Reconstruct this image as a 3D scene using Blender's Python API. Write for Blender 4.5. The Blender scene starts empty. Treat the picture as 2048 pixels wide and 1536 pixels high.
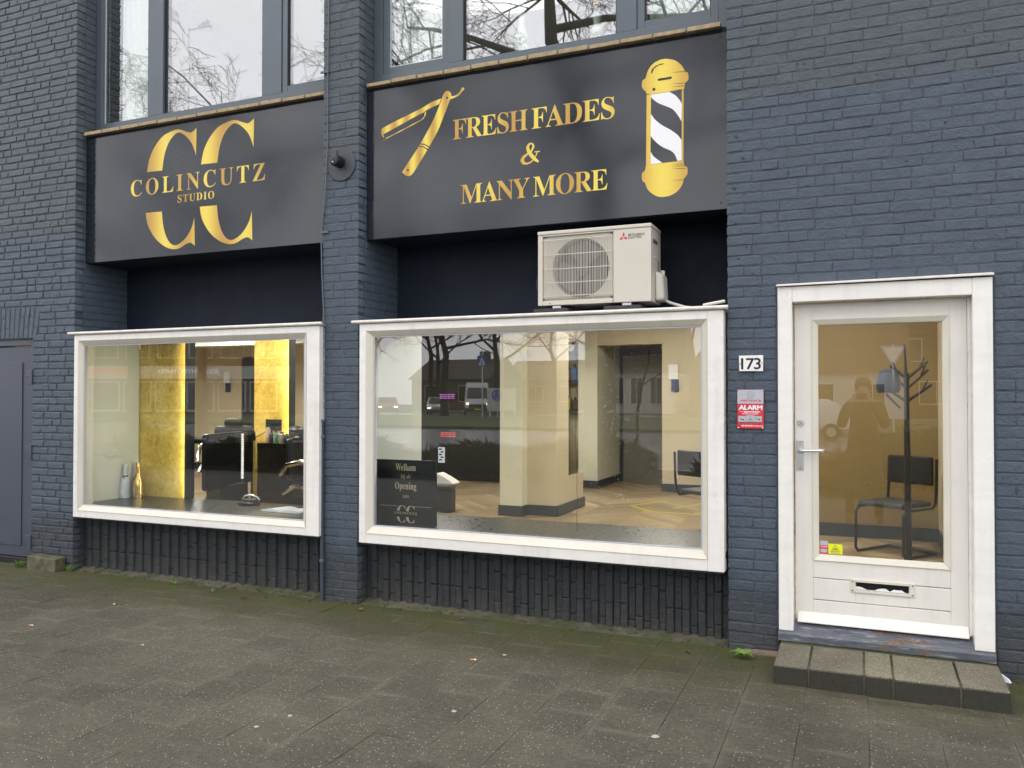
import bpy, bmesh, math, random
from math import sin, cos, pi, radians, sqrt
from mathutils import Vector, Matrix, Quaternion

random.seed(7)
S = bpy.context.scene
COL = S.collection

# ------------------------------------------------------------------ camera
cam_d = bpy.data.cameras.new('camera')
cam_d.sensor_width = 36.0
cam_d.lens = 28.84
cam_d.clip_start = 0.02
cam_d.clip_end = 800.0
cam = bpy.data.objects.new('camera', cam_d)
COL.objects.link(cam)
YAW, PITCH, ROLL = radians(23.0074), radians(0.838), radians(0.030)
fw = Vector((-sin(YAW) * cos(PITCH), cos(YAW) * cos(PITCH), sin(PITCH)))
rt = Vector((cos(YAW), sin(YAW), 0.0))
up = rt.cross(fw)
rt, up = rt * cos(ROLL) + up * sin(ROLL), -rt * sin(ROLL) + up * cos(ROLL)
EYE = Vector((0.0, -5.2, 1.55))
cam.matrix_world = Matrix(((rt.x, up.x, -fw.x, EYE.x), (rt.y, up.y, -fw.y, EYE.y), (rt.z, up.z, -fw.z, EYE.z), (0, 0, 0, 1)))
S.camera = cam

# ------------------------------------------------------------------ sky and sun (overcast)
SUN_EL, SUN_AZ = 45.0, 206.0           # azimuth of the light in degrees, clockwise from +Y
world = bpy.data.worlds.new('World')
S.world = world
world.use_nodes = True
wn, wl = world.node_tree.nodes, world.node_tree.links
bg = wn['Background']
sky = wn.new('ShaderNodeTexSky')
sky.sky_type = 'NISHITA'
sky.sun_disc = False
sky.sun_elevation = radians(SUN_EL)
sky.sun_rotation = radians(SUN_AZ)
sky.air_density = 1.0
sky.dust_density = 2.0
sky.ozone_density = 1.0
hs = wn.new('ShaderNodeHueSaturation')
hs.inputs['Saturation'].default_value = 0.10
wl.new(sky.outputs[0], hs.inputs['Color'])
tint = wn.new('ShaderNodeMix')
tint.data_type = 'RGBA'
tint.blend_type = 'MULTIPLY'
tint.inputs[0].default_value = 1.0
tint.inputs[7].default_value = (0.985, 0.975, 1.0, 1)
wl.new(hs.outputs[0], tint.inputs[6])
# the even cloud layer that hides the sun
cloud = wn.new('ShaderNodeMix')
cloud.data_type = 'RGBA'
cloud.inputs[0].default_value = 0.8
cloud.inputs[7].default_value = (11.8, 11.7, 12.1, 1)
wl.new(tint.outputs[2], cloud.inputs[6])
wl.new(cloud.outputs[2], bg.inputs['Color'])
bg.inputs['Strength'].default_value = 0.15

sun_d = bpy.data.lights.new('sun', 'SUN')
sun_d.energy = 0.5
sun_d.angle = radians(40)
sun_d.color = (1.0, 0.96, 0.9)
sun = bpy.data.objects.new('sun', sun_d)
COL.objects.link(sun)
sd = Vector((sin(radians(SUN_AZ)) * cos(radians(SUN_EL)), cos(radians(SUN_AZ)) * cos(radians(SUN_EL)), sin(radians(SUN_EL))))
sun.rotation_euler = (-sd).to_track_quat('-Z', 'Y').to_euler()
sun.location = (20, -20, 30)

S.view_settings.view_transform = 'Standard'
S.view_settings.look = 'None'
S.view_settings.gamma = 1.0
S.view_settings.exposure = 0.45
S.view_settings.use_curve_mapping = False
S.render.engine = 'CYCLES'
S.cycles.use_denoising = True
S.cycles.max_bounces = 10
S.cycles.diffuse_bounces = 4
S.cycles.glossy_bounces = 4
S.cycles.transparent_max_bounces = 24
S.cycles.sample_clamp_indirect = 6.0
S.cycles.caustics_reflective = False
S.cycles.caustics_refractive = False


# ------------------------------------------------------------------ helpers
_loc = {}


class MB:
    """collects shapes; build() links them as ONE mesh object"""

    def __init__(s):
        s.v, s.f = [], []

    def add(s, vs, fs):
        o = len(s.v)
        s.v += [tuple(v) for v in vs]
        s.f += [tuple(i + o for i in f) for f in fs]
        return s

    def box(s, x0, x1, y0, y1, z0, z1):
        vs = [(x0, y0, z0), (x1, y0, z0), (x1, y1, z0), (x0, y1, z0), (x0, y0, z1), (x1, y0, z1), (x1, y1, z1), (x0, y1, z1)]
        return s.add(vs, [(0, 3, 2, 1), (4, 5, 6, 7), (0, 1, 5, 4), (1, 2, 6, 5), (2, 3, 7, 6), (3, 0, 4, 7)])

    def hexa(s, p):
        return s.add(p, [(0, 3, 2, 1), (4, 5, 6, 7), (0, 1, 5, 4), (1, 2, 6, 5), (2, 3, 7, 6), (3, 0, 4, 7)])

    def prism(s, poly, y0, y1):
        """outline in x, z pushed from y0 to y1"""
        a = sum(poly[i][0] * poly[(i + 1) % len(poly)][1] - poly[(i + 1) % len(poly)][0] * poly[i][1] for i in range(len(poly)))
        if a < 0:
            poly = poly[::-1]
        n = len(poly)
        vs = [(x, y0, z) for x, z in poly] + [(x, y1, z) for x, z in poly]
        fs = [tuple(range(n)), tuple(range(2 * n - 1, n - 1, -1))]
        fs += [(i + n, (i + 1) % n + n, (i + 1) % n, i) for i in range(n)]
        return s.add(vs, fs)

    def prism_x(s, poly, x0, x1):
        """outline in y, z pushed from x0 to x1"""
        a = sum(poly[i][0] * poly[(i + 1) % len(poly)][1] - poly[(i + 1) % len(poly)][0] * poly[i][1] for i in range(len(poly)))
        if a < 0:
            poly = poly[::-1]
        n = len(poly)
        vs = [(x0, y, z) for y, z in poly] + [(x1, y, z) for y, z in poly]
        fs = [tuple(range(n - 1, -1, -1)), tuple(range(n, 2 * n))]
        fs += [(i, (i + 1) % n, (i + 1) % n + n, i + n) for i in range(n)]
        return s.add(vs, fs)

    def prism_z(s, poly, z0, z1):
        a = sum(poly[i][0] * poly[(i + 1) % len(poly)][1] - poly[(i + 1) % len(poly)][0] * poly[i][1] for i in range(len(poly)))
        if a < 0:
            poly = poly[::-1]
        n = len(poly)
        vs = [(x, y, z0) for x, y in poly] + [(x, y, z1) for x, y in poly]
        fs = [tuple(range(n - 1, -1, -1)), tuple(range(n, 2 * n))]
        fs += [(i, (i + 1) % n, (i + 1) % n + n, i + n) for i in range(n)]
        return s.add(vs, fs)

    def tube(s, pts, r, seg=8, cap=True):
        pts = [Vector(p) for p in pts]
        rs = r if isinstance(r, (list, tuple)) else [r] * len(pts)
        o = len(s.v)
        t = (pts[1] - pts[0]).normalized()
        ref = Vector((0, 0, 1)) if abs(t.z) < 0.9 else Vector((1, 0, 0))
        n = t.cross(ref).normalized()
        for i, p in enumerate(pts):
            if i == 0:
                d = pts[1] - pts[0]
            elif i == len(pts) - 1:
                d = pts[-1] - pts[-2]
            else:
                d = (pts[i + 1] - pts[i]).normalized() + (pts[i] - pts[i - 1]).normalized()
            d = d.normalized() if d.length > 1e-9 else t
            n = (n - d * n.dot(d))
            n = n.normalized() if n.length > 1e-6 else d.orthogonal().normalized()
            b = d.cross(n)
            for k in range(seg):
                a = 2 * pi * k / seg
                s.v.append(tuple(p + (n * cos(a) + b * sin(a)) * rs[i]))
        for i in range(len(pts) - 1):
            for k in range(seg):
                a, b2 = o + i * seg + k, o + i * seg + (k + 1) % seg
                s.f.append((a, b2, b2 + seg, a + seg))
        if cap:
            s.f.append(tuple(o + k for k in range(seg - 1, -1, -1)))
            e = o + (len(pts) - 1) * seg
            s.f.append(tuple(e + k for k in range(seg)))
        return s

    def lathe(s, prof, c=(0, 0, 0), seg=16, axis='z'):
        """prof: (radius, height) pairs around an axis through c"""
        o = len(s.v)
        for r, h in prof:
            for k in range(seg):
                a = 2 * pi * k / seg
                x, y = r * cos(a), r * sin(a)
                p = (x, y, h) if axis == 'z' else (x, -h, y) if axis == 'y' else (h, x, y)
                s.v.append((c[0] + p[0], c[1] + p[1], c[2] + p[2]))
        for i in range(len(prof) - 1):
            for k in range(seg):
                a, b = o + i * seg + k, o + i * seg + (k + 1) % seg
                s.f.append((a, b, b + seg, a + seg))
        s.f.append(tuple(o + k for k in range(seg - 1, -1, -1)))
        e = o + (len(prof) - 1) * seg
        s.f.append(tuple(e + k for k in range(seg)))
        return s

    def build(s, name, mat, parent=None, smooth=False, bevel=0.0, seg=2, loc=None):
        me = bpy.data.meshes.new(name)
        L = Vector(loc) if loc is not None else None
        me.from_pydata([tuple(Vector(v) - L) for v in s.v] if L is not None else s.v, [], s.f)
        if bevel:
            bm = bmesh.new()
            bm.from_mesh(me)
            bmesh.ops.remove_doubles(bm, verts=bm.verts, dist=1e-6)
            es = [e for e in bm.edges if len(e.link_faces) == 2 and e.calc_face_angle(0) > 0.5]
            bmesh.ops.bevel(bm, geom=es, offset=bevel, segments=seg, affect='EDGES', profile=0.5, clamp_overlap=True)
            bm.to_mesh(me)
            bm.free()
        return link(name, me, mat, parent, smooth, L)


def link(name, me, mat, parent=None, smooth=False, loc=None):
    o = bpy.data.objects.new(name, me)
    COL.objects.link(o)
    if mat is not None and not me.materials:
        me.materials.append(mat)
    if smooth:
        me.polygons.foreach_set('use_smooth', [True] * len(me.polygons))
        try:
            me.set_sharp_from_angle(angle=radians(smooth if smooth is not True else 40))
        except Exception:
            pass
    if loc is not None:
        o.location = loc
    _loc[o.name] = Vector(loc) if loc is not None else Vector((0, 0, 0))
    if parent is not None:
        attach(o, parent)
    return o


def attach(o, parent):
    o.parent = parent
    p, L = parent, Vector((0, 0, 0))
    o.matrix_parent_inverse = Matrix.Translation(-world_loc(parent))


def world_loc(o):
    return _loc.get(o.name, Vector((0, 0, 0)))


def tag(o, label=None, cat=None, group=None, kind=None):
    if label:
        o['label'] = label
    if cat:
        o['category'] = cat
    if group:
        o['group'] = group
    if kind:
        o['kind'] = kind
    return o


def thing(name, label, cat, loc=(0, 0, 0), group=None):
    o = bpy.data.objects.new(name, None)
    o.empty_display_size = 0.1
    COL.objects.link(o)
    o.location = loc
    _loc[o.name] = Vector(loc)
    return tag(o, label, cat, group)


def struct(o):
    o['kind'] = 'structure'
    return o


def copy_thing(root, loc, label=None, rotz=None):
    """copy of a thing with its parts and their sub-parts"""
    r = root.copy()
    COL.objects.link(r)
    r.location = loc
    if rotz is not None:
        r.rotation_euler = (0, 0, rotz)
    if label:
        r['label'] = label
    _loc[r.name] = Vector(loc)
    for ch in list(root.children):
        c = ch.copy()
        COL.objects.link(c)
        c.parent = r
        for g in list(ch.children):
            d = g.copy()
            COL.objects.link(d)
            d.parent = c
    return r


# ------------------------------------------------------------------ materials
def lin(r, g, b):
    f = lambda c: (c / 255.0 / 12.92) if c / 255.0 <= 0.04045 else ((c / 255.0 + 0.055) / 1.055) ** 2.4
    return (f(r), f(g), f(b), 1.0)


class MT:
    def __init__(s, name, col, rough=0.5, metal=0.0, spec=0.5):
        s.m = bpy.data.materials.new(name)
        s.m.use_nodes = True
        s.n, s.l = s.m.node_tree.nodes, s.m.node_tree.links
        s.b = s.n['Principled BSDF']
        s.b.inputs['Base Color'].default_value = (*col[:3], 1)
        s.b.inputs['Roughness'].default_value = rough
        s.b.inputs['Metallic'].default_value = metal
        s.b.inputs['Specular IOR Level'].default_value = spec
        s.col = (*col[:3], 1)

    def pos(s, kind='obj'):
        if kind == 'world':
            return s.n.new('ShaderNodeNewGeometry').outputs['Position']
        return s.n.new('ShaderNodeTexCoord').outputs['Object']

    def noise(s, scale, detail=4, rough=0.6, vec=None, stretch=None):
        t = s.n.new('ShaderNodeTexNoise')
        t.inputs['Scale'].default_value = scale
        t.inputs['Detail'].default_value = detail
        t.inputs['Roughness'].default_value = rough
        v = vec if vec is not None else s.pos('world')
        if stretch:
            mp = s.n.new('ShaderNodeMapping')
            mp.inputs['Scale'].default_value = stretch
            s.l.new(v, mp.inputs['Vector'])
            v = mp.outputs[0]
        s.l.new(v, t.inputs['Vector'])
        return t.outputs['Fac']

    def ramp(s, fac, stops):
        r = s.n.new('ShaderNodeValToRGB')
        e = r.color_ramp.elements
        while len(e) < len(stops):
            e.new(0.5)
        for i, (p, c) in enumerate(stops):
            e[i].position = p
            e[i].color = (c, c, c, 1) if not isinstance(c, (tuple, list)) else (*c[:3], 1)
        s.l.new(fac, r.inputs['Fac'])
        return r.outputs['Color']

    def math(s, op, a, b=None, clamp=False):
        m = s.n.new('ShaderNodeMath')
        m.operation = op
        m.use_clamp = clamp
        for i, x in enumerate((a, b)):
            if x is None:
                continue
            if isinstance(x, (int, float)):
                m.inputs[i].default_value = x
            else:
                s.l.new(x, m.inputs[i])
        return m.outputs[0]

    def mix(s, fac, a, b, mode='MIX'):
        m = s.n.new('ShaderNodeMix')
        m.data_type = 'RGBA'
        m.blend_type = mode
        if isinstance(fac, (int, float)):
            m.inputs[0].default_value = fac
        else:
            s.l.new(fac, m.inputs[0])
        for i, x in ((6, a), (7, b)):
            if isinstance(x, (tuple, list)):
                m.inputs[i].default_value = (*x[:3], 1)
            else:
                s.l.new(x, m.inputs[i])
        return m.outputs[2]

    def color(s, c):
        s.l.new(c, s.b.inputs['Base Color'])
        return s

    def rough(s, c):
        s.l.new(c, s.b.inputs['Roughness'])
        return s

    def bump(s, h, strength=0.3, dist=0.005):
        b = s.n.new('ShaderNodeBump')
        b.inputs['Strength'].default_value = strength
        b.inputs['Distance'].default_value = dist
        s.l.new(h, b.inputs['Height'])
        s.l.new(b.outputs[0], s.b.inputs['Normal'])
        return s

    def axis(s, i, vec=None):
        x = s.n.new('ShaderNodeSeparateXYZ')
        s.l.new(vec if vec is not None else s.pos('world'), x.inputs[0])
        return x.outputs[i]

    def rnd(s):
        return s.n.new('ShaderNodeObjectInfo').outputs['Random']

    def maprange(s, v, a, b, c=0.0, d=1.0):
        m = s.n.new('ShaderNodeMapRange')
        m.clamp = True
        s.l.new(v, m.inputs[0])
        for i, x in enumerate((a, b, c, d)):
            m.inputs[i + 1].default_value = x
        return m.outputs[0]


def worn(name, col, rough=0.5, var=0.15, scale=3.0, metal=0.0, spec=0.5, bump=0.0, bscale=60, stretch=None, dist=0.003):
    """a plain surface with soft tonal variation and fine relief"""
    t = MT(name, col, rough, metal, spec)
    n = t.noise(scale, 5, 0.6, stretch=stretch)
    d = tuple(c * (1 - var) for c in col[:3])
    l = tuple(min(1, c * (1 + var)) for c in col[:3])
    t.color(t.ramp(n, [(0.3, d), (0.7, l)]))
    t.rough(t.ramp(t.noise(scale * 4, 3), [(0.3, max(0.02, rough - 0.07)), (0.7, min(1, rough + 0.07))]))
    if bump:
        t.bump(t.noise(bscale, 4, stretch=stretch), bump, dist)
    return t.m


def emit(name, col, strength):
    m = bpy.data.materials.new(name)
    m.use_nodes = True
    b = m.node_tree.nodes['Principled BSDF']
    b.inputs['Base Color'].default_value = (*col[:3], 1)
    b.inputs['Emission Color'].default_value = (*col[:3], 1)
    b.inputs['Emission Strength'].default_value = strength
    return m


def glass(name, r0, tintc=(0.96, 0.98, 0.97)):
    m = bpy.data.materials.new(name)
    m.use_nodes = True
    n, l = m.node_tree.nodes, m.node_tree.links
    n.remove(n['Principled BSDF'])
    out = n['Material Output']
    tr = n.new('ShaderNodeBsdfTransparent')
    tr.inputs[0].default_value = (*tintc, 1)
    gl = n.new('ShaderNodeBsdfGlossy')
    gl.inputs['Roughness'].default_value = 0.0
    gl.inputs['Color'].default_value = (0.97, 0.97, 1.0, 1)
    lw = n.new('ShaderNodeLayerWeight')
    lw.inputs['Blend'].default_value = 0.5
    p = n.new('ShaderNodeMath')
    p.operation = 'POWER'
    l.new(lw.outputs['Facing'], p.inputs[0])
    p.inputs[1].default_value = 5.0
    q = n.new('ShaderNodeMath')
    q.operation = 'MULTIPLY_ADD'
    l.new(p.outputs[0], q.inputs[0])
    q.inputs[1].default_value = 1 - r0
    q.inputs[2].default_value = r0
    mx = n.new('ShaderNodeMixShader')
    l.new(q.outputs[0], mx.inputs[0])
    l.new(tr.outputs[0], mx.inputs[1])
    l.new(gl.outputs[0], mx.inputs[2])
    l.new(mx.outputs[0], out.inputs['Surface'])
    return m


M = {}


def make_brick_paint(name, base, up_col, low_col, zsplit, zlow):
    t = MT(name, base, 0.55, 0, 0.35)
    z = t.axis(2)
    wob = t.math('MULTIPLY', t.math('SUBTRACT', t.noise(6, 2), 0.5), 0.05)
    zz = t.math('ADD', z, wob)
    c = t.mix(t.maprange(zz, zsplit - 0.012, zsplit + 0.012), base, up_col)
    c = t.mix(t.maprange(zz, zlow - 0.10, zlow + 0.07), low_col, c)
    # dusty lower edge of each wall, kicked-up dirt
    n = t.noise(14, 6, 0.7)
    dirt = t.math('MULTIPLY', t.maprange(z, 0.22, 0.0), t.ramp(n, [(0.35, 0.0), (0.65, 0.75)]))
    c = t.mix(dirt, c, (0.075, 0.072, 0.06))
    v = t.ramp(t.noise(9, 5, 0.65), [(0.25, 0.90), (0.75, 1.10)])
    r = t.maprange(t.rnd(), 0, 1, 0.975, 1.03)
    c = t.mix(1.0, c, v, 'MULTIPLY')
    c = t.mix(1.0, c, r, 'MULTIPLY')
    t.color(c)
    t.rough(t.ramp(t.noise(30, 3), [(0.3, 0.45), (0.7, 0.62)]))
    h = t.math('ADD', t.math('ADD', t.noise(60, 5, 0.7), t.math('MULTIPLY', t.noise(220, 3), 0.35)), t.math('MULTIPLY', t.noise(22, 4, 0.65), 1.5))
    t.bump(h, 0.8, 0.007)
    return t.m


P_BLUE, P_GREY, P_LOW = (0.070, 0.092, 0.120), (0.077, 0.092, 0.110), (0.046, 0.055, 0.066)
M['brick'] = make_brick_paint('brick_paint', P_BLUE, P_GREY, P_LOW, 3.36, 0.42)
M['brick_left'] = make_brick_paint('brick_paint_left', P_BLUE, P_GREY, P_LOW, 3.02, 0.50)
M['mortar'] = make_brick_paint('joint_paint', tuple(c * 0.8 for c in P_BLUE), tuple(c * 0.8 for c in P_GREY), P_LOW, 3.36, 0.42)
M['plinth'] = make_brick_paint('plinth_paint', (0.027, 0.030, 0.034), P_LOW, (0.027, 0.030, 0.034), 3.3, 0.0)
M['black_render'] = worn('black_render', (0.009, 0.014, 0.025), 0.65, 0.2, 2.5, spec=0.25, bump=0.15, bscale=90)
M['white'] = worn('white_paint', (0.80, 0.785, 0.745), 0.32, 0.05, 2.2, bump=0.12, bscale=40, stretch=(1, 1, 6))
def grime(m, amount=1.0):
    """specks and faint run marks on painted timber"""
    n, l = m.node_tree.nodes, m.node_tree.links
    b = n['Principled BSDF']
    src = b.inputs['Base Color'].links[0].from_socket
    g = n.new('ShaderNodeNewGeometry')

    def nz(scale, st, lo, hi, top):
        mp = n.new('ShaderNodeMapping')
        mp.inputs['Scale'].default_value = st
        l.new(g.outputs['Position'], mp.inputs['Vector'])
        t = n.new('ShaderNodeTexNoise')
        t.inputs['Scale'].default_value = scale
        t.inputs['Detail'].default_value = 5
        t.inputs['Roughness'].default_value = 0.65
        l.new(mp.outputs[0], t.inputs['Vector'])
        r = n.new('ShaderNodeMapRange')
        l.new(t.outputs['Fac'], r.inputs[0])
        r.inputs[1].default_value, r.inputs[2].default_value = lo, hi
        r.inputs[3].default_value, r.inputs[4].default_value = 0.0, top * amount
        return r.outputs[0]
    for f, col in ((nz(9, (1, 1, .10), .52, .78, .42), (.50, .47, .40, 1)), (nz(5, (1, 1, 1), .56, .75, .30), (.58, .56, .50, 1)), (nz(70, (1, 1, 1), .70, .76, .75), (.22, .19, .15, 1))):
        mx = n.new('ShaderNodeMix')
        mx.data_type = 'RGBA'
        l.new(f, mx.inputs[0])
        l.new(src, mx.inputs[6])
        mx.inputs[7].default_value = col
        src = mx.outputs[2]
    l.new(src, b.inputs['Base Color'])


grime(M['white'])
M['cream'] = worn('cream_bead', (0.66, 0.625, 0.53), 0.4, 0.05, 3)
M['door_white'] = worn('door_paint', (0.74, 0.72, 0.665), 0.35, 0.04, 1.8, bump=0.1, bscale=50)
grime(M['door_white'], .8)
grime(M['cream'], .9)
M['anthracite'] = worn('anthracite_frame', (0.082, 0.103, 0.125), 0.38, 0.06, 2)
M['side_door'] = worn('side_door_paint', (0.055, 0.065, 0.088), 0.42, 0.08, 1.5, bump=0.05)
M['zinc'] = worn('zinc', (0.30, 0.30, 0.30), 0.5, 0.15, 6)
M['old_white'] = worn('chalky_white', (0.72, 0.69, 0.63), 0.55, 0.12, 18, bump=0.2)
M['sill_brick'] = worn('yellow_sill_brick', (0.36, 0.28, 0.17), 0.85, 0.25, 20, bump=0.3)
M['ac_white'] = worn('ac_casing', (0.60, 0.565, 0.485), 0.42, 0.03, 2)
M['black_plastic'] = worn('black_plastic', (0.012, 0.012, 0.014), 0.4, 0.1, 5)
M['dark_metal'] = worn('dark_metal', (0.03, 0.034, 0.042), 0.4, 0.1, 8)
M['grey_blade'] = worn('grey_blade', (0.10, 0.10, 0.105), 0.5, 0.1, 8)
M['chrome'] = MT('chrome', (0.75, 0.75, 0.76), 0.15, 1.0).m
M['steel'] = worn('satin_aluminium', (0.62, 0.63, 0.65), 0.35, 0.05, 30, metal=0.85)
M['red'] = MT('red_print', (0.62, 0.03, 0.05), 0.4).m
M['pink_red'] = MT('logo_red', (0.62, 0.06, 0.09), 0.4).m
M['grey_print'] = MT('grey_print', (0.10, 0.10, 0.10), 0.5).m
M['light_grey'] = worn('light_grey_print', (0.45, 0.47, 0.52), 0.35, 0.05, 40)
M['black'] = MT('black_print', (0.008, 0.008, 0.009), 0.35).m
M['white_print'] = MT('white_print', (0.82, 0.83, 0.84), 0.35).m
M['enamel'] = worn('white_enamel', (0.84, 0.83, 0.81), 0.2, 0.03, 30)
M['yellow_print'] = MT('yellow_sticker', (0.75, 0.80, 0.02), 0.4).m
M['glass_shop'] = glass('shop_glass', 0.075)
M['glass_door'] = glass('door_glass', 0.088)
M['glass_up'] = glass('upper_glass', 0.20, (0.93, 0.96, 0.94))


def gold_print(name, per):
    """flat gold print with the printed light-dark run of gold foil artwork across the letters"""
    t = MT(name, (0.7, 0.5, 0.12), 0.38, 0.0, 0.4)
    x = t.axis(0)
    w = t.math('SINE', t.math('MULTIPLY', x, 2 * pi / per))
    n = t.noise(40, 2)
    f = t.math('ADD', w, t.math('MULTIPLY', t.math('SUBTRACT', n, 0.5), 0.5))
    t.color(t.ramp(t.maprange(f, -1.1, 1.1), [(0.0, (0.50, 0.28, 0.055)), (0.5, (0.68, 0.46, 0.075)), (1.0, (0.84, 0.67, 0.105))]))
    return t.m


M['gold'] = gold_print('gold_print', 0.43)
M['gold_fine'] = gold_print('gold_print_fine', 0.11)


def make_fascia():
    t = MT('black_panel', (0.016, 0.019, 0.024), 0.2, 0.0, 0.6)
    n = t.noise(1.3, 4, 0.6)
    t.color(t.ramp(n, [(0.3, (0.013, 0.017, 0.024)), (0.7, (0.019, 0.024, 0.032))]))
    t.rough(t.ramp(t.noise(2.2, 5, 0.7), [(0.3, 0.085), (0.7, 0.15)]))
    t.bump(t.noise(1.4, 2), 0.02, 0.02)
    t.b.inputs['Coat Weight'].default_value = 0.0
    return t.m


M['fascia'] = make_fascia()


def make_tile(name, moss, edge=False, lift=1.0):
    t = MT(name, (0.1, 0.095, 0.08), 0.85, 0, 0.4)
    p = t.pos('world')
    base = t.ramp(t.noise(5, 6, 0.65, p), [(0.25, tuple(lift * c for c in (0.074, 0.067, 0.046))), (0.75, tuple(lift * c for c in (0.120, 0.110, 0.078)))])
    base = t.mix(1.0, base, t.ramp(t.noise(0.9, 4, 0.6, p), [(0.32, 0.78), (0.68, 1.22)]), 'MULTIPLY')
    # single tiles weather differently
    base = t.mix(1.0, base, t.maprange(t.rnd(), 0, 1, 0.88, 1.10), 'MULTIPLY')
    fine = t.ramp(t.noise(120, 5, 0.8, p), [(0.34, 0.35), (0.66, 1.75)])
    base = t.mix(1.0, base, fine, 'MULTIPLY')
    v = t.n.new('ShaderNodeTexVoronoi')
    v.inputs['Scale'].default_value = 48
    v.inputs['Randomness'].default_value = 1.0
    t.l.new(p, v.inputs['Vector'])
    chip = t.math('LESS_THAN', v.outputs['Distance'], 0.16)
    sel = t.n.new('ShaderNodeSeparateColor')
    t.l.new(v.outputs['Color'], sel.inputs[0])
    chip = t.math('MULTIPLY', chip, t.math('GREATER_THAN', sel.outputs[0], 0.5))
    base = t.mix(t.math('MULTIPLY', chip, 0.85), base, (0.50, 0.48, 0.40))
    v2 = t.n.new('ShaderNodeTexVoronoi')
    v2.inputs['Scale'].default_value = 150
    t.l.new(p, v2.inputs['Vector'])
    sel2 = t.n.new('ShaderNodeSeparateColor')
    t.l.new(v2.outputs['Color'], sel2.inputs[0])
    chip2 = t.math('MULTIPLY', t.math('LESS_THAN', v2.outputs['Distance'], 0.22), t.math('GREATER_THAN', sel2.outputs[1], 0.6))
    base = t.mix(t.math('MULTIPLY', chip2, 0.6), base, (0.30, 0.285, 0.235))
    if edge:                                               # sand and dust caught along the tile edges
        o_ = t.pos('obj')
        ex = t.math('MAXIMUM', t.math('ABSOLUTE', t.axis(0, o_)), t.math('ABSOLUTE', t.axis(1, o_)))
        ef = t.math('MULTIPLY', t.maprange(ex, 0.112, 0.147), t.ramp(t.noise(2.2, 5, 0.7, p), [(0.42, 0.0), (0.70, 0.50)]))
        base = t.mix(ef, base, (0.185, 0.172, 0.13))
    if moss:
        y = t.axis(1, p)
        near = t.maprange(y, -0.95, -0.05)
        mn = t.noise(3.3, 6, 0.7, p)
        f = t.math('MULTIPLY', near, t.ramp(mn, [(0.28, 0.0), (0.55, 1.0)]))
        f = t.math('MULTIPLY', f, 0.9)
        base = t.mix(f, base, t.ramp(t.noise(70, 4, 0.7, p), [(0.3, (0.038, 0.042, 0.010)), (0.7, (0.100, 0.102, 0.024))]))
    t.color(base)
    t.rough(t.ramp(t.noise(40, 3, 0.6, p), [(0.3, 0.5), (0.7, 0.8)]))
    h = t.math('ADD', t.noise(240, 4, 0.75, p), t.math('MULTIPLY', t.noise(35, 4, 0.6, p), 0.8))
    t.bump(h, 0.75, 0.006)
    return t.m


M['tile'] = make_tile('pavement_tile', True, True, 0.69)
M['tile_rest'] = make_tile('pavement_tile_rest', True, False, 0.69)


def make_joint():
    t = MT('joint_sand', (0.1, 0.09, 0.07), 0.95)
    t.color(t.mix(t.ramp(t.noise(4, 4, 0.7), [(0.4, 0.0), (0.6, 1.0)]), t.ramp(t.noise(90, 4), [(0.3, (0.075, 0.068, 0.05)), (0.7, (0.15, 0.138, 0.105))]), (0.060, 0.064, 0.024)))
    t.bump(t.noise(150, 4), 0.6, 0.006)
    return t.m


M['joint'] = make_joint()
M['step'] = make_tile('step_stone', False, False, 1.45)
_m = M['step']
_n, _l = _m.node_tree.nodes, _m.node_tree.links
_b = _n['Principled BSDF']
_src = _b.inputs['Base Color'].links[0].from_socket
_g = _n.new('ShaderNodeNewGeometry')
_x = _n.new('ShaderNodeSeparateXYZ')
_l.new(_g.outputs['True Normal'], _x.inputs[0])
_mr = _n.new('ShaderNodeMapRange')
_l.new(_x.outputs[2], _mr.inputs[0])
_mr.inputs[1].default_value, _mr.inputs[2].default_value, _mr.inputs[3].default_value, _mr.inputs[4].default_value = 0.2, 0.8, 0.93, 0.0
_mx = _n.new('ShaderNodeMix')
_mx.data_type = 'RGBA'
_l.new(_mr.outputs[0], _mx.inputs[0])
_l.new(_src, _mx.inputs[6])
_mx.inputs[7].default_value = (0.020, 0.020, 0.013, 1)     # near-black tint on the upright faces
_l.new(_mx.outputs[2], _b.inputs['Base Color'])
M['asphalt'] = worn('asphalt', (0.075, 0.073, 0.07), 0.75, 0.2, 0.6, bump=0.3, bscale=120)
M['wet_road'] = worn('wet_road', (0.22, 0.215, 0.21), 0.2, 0.25, 0.25)
M['grass'] = worn('grass_green', (0.055, 0.085, 0.022), 0.9, 0.35, 1.3)
M['bark'] = worn('bark', (0.020, 0.018, 0.016), 0.9, 0.3, 6, bump=0.5, bscale=30)
M['twig'] = worn('twig', (0.024, 0.020, 0.019), 0.9, 0.2, 3)
M['weed'] = worn('weed_leaf', (0.13, 0.24, 0.035), 0.6, 0.2, 60)
M['juniper'] = worn('juniper', (0.030, 0.048, 0.018), 0.9, 0.4, 3)
M['moss'] = worn('moss', (0.045, 0.055, 0.012), 0.95, 0.4, 40, bump=0.8, bscale=200)


# ------------------------------------------------------------------ lettering
SERIF = lambda s: ''.join(chr(0x1D400 + ord(c) - 65) if 'A' <= c <= 'Z' else chr(0x1D41A + ord(c) - 97) if 'a' <= c <= 'z' else c for c in s)
ITAL = lambda s: ''.join(chr(0x1D434 + ord(c) - 65) if 'A' <= c <= 'Z' else ('\u210e' if c == 'h' else chr(0x1D44E + ord(c) - 97)) if 'a' <= c <= 'z' else c for c in s)


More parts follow.
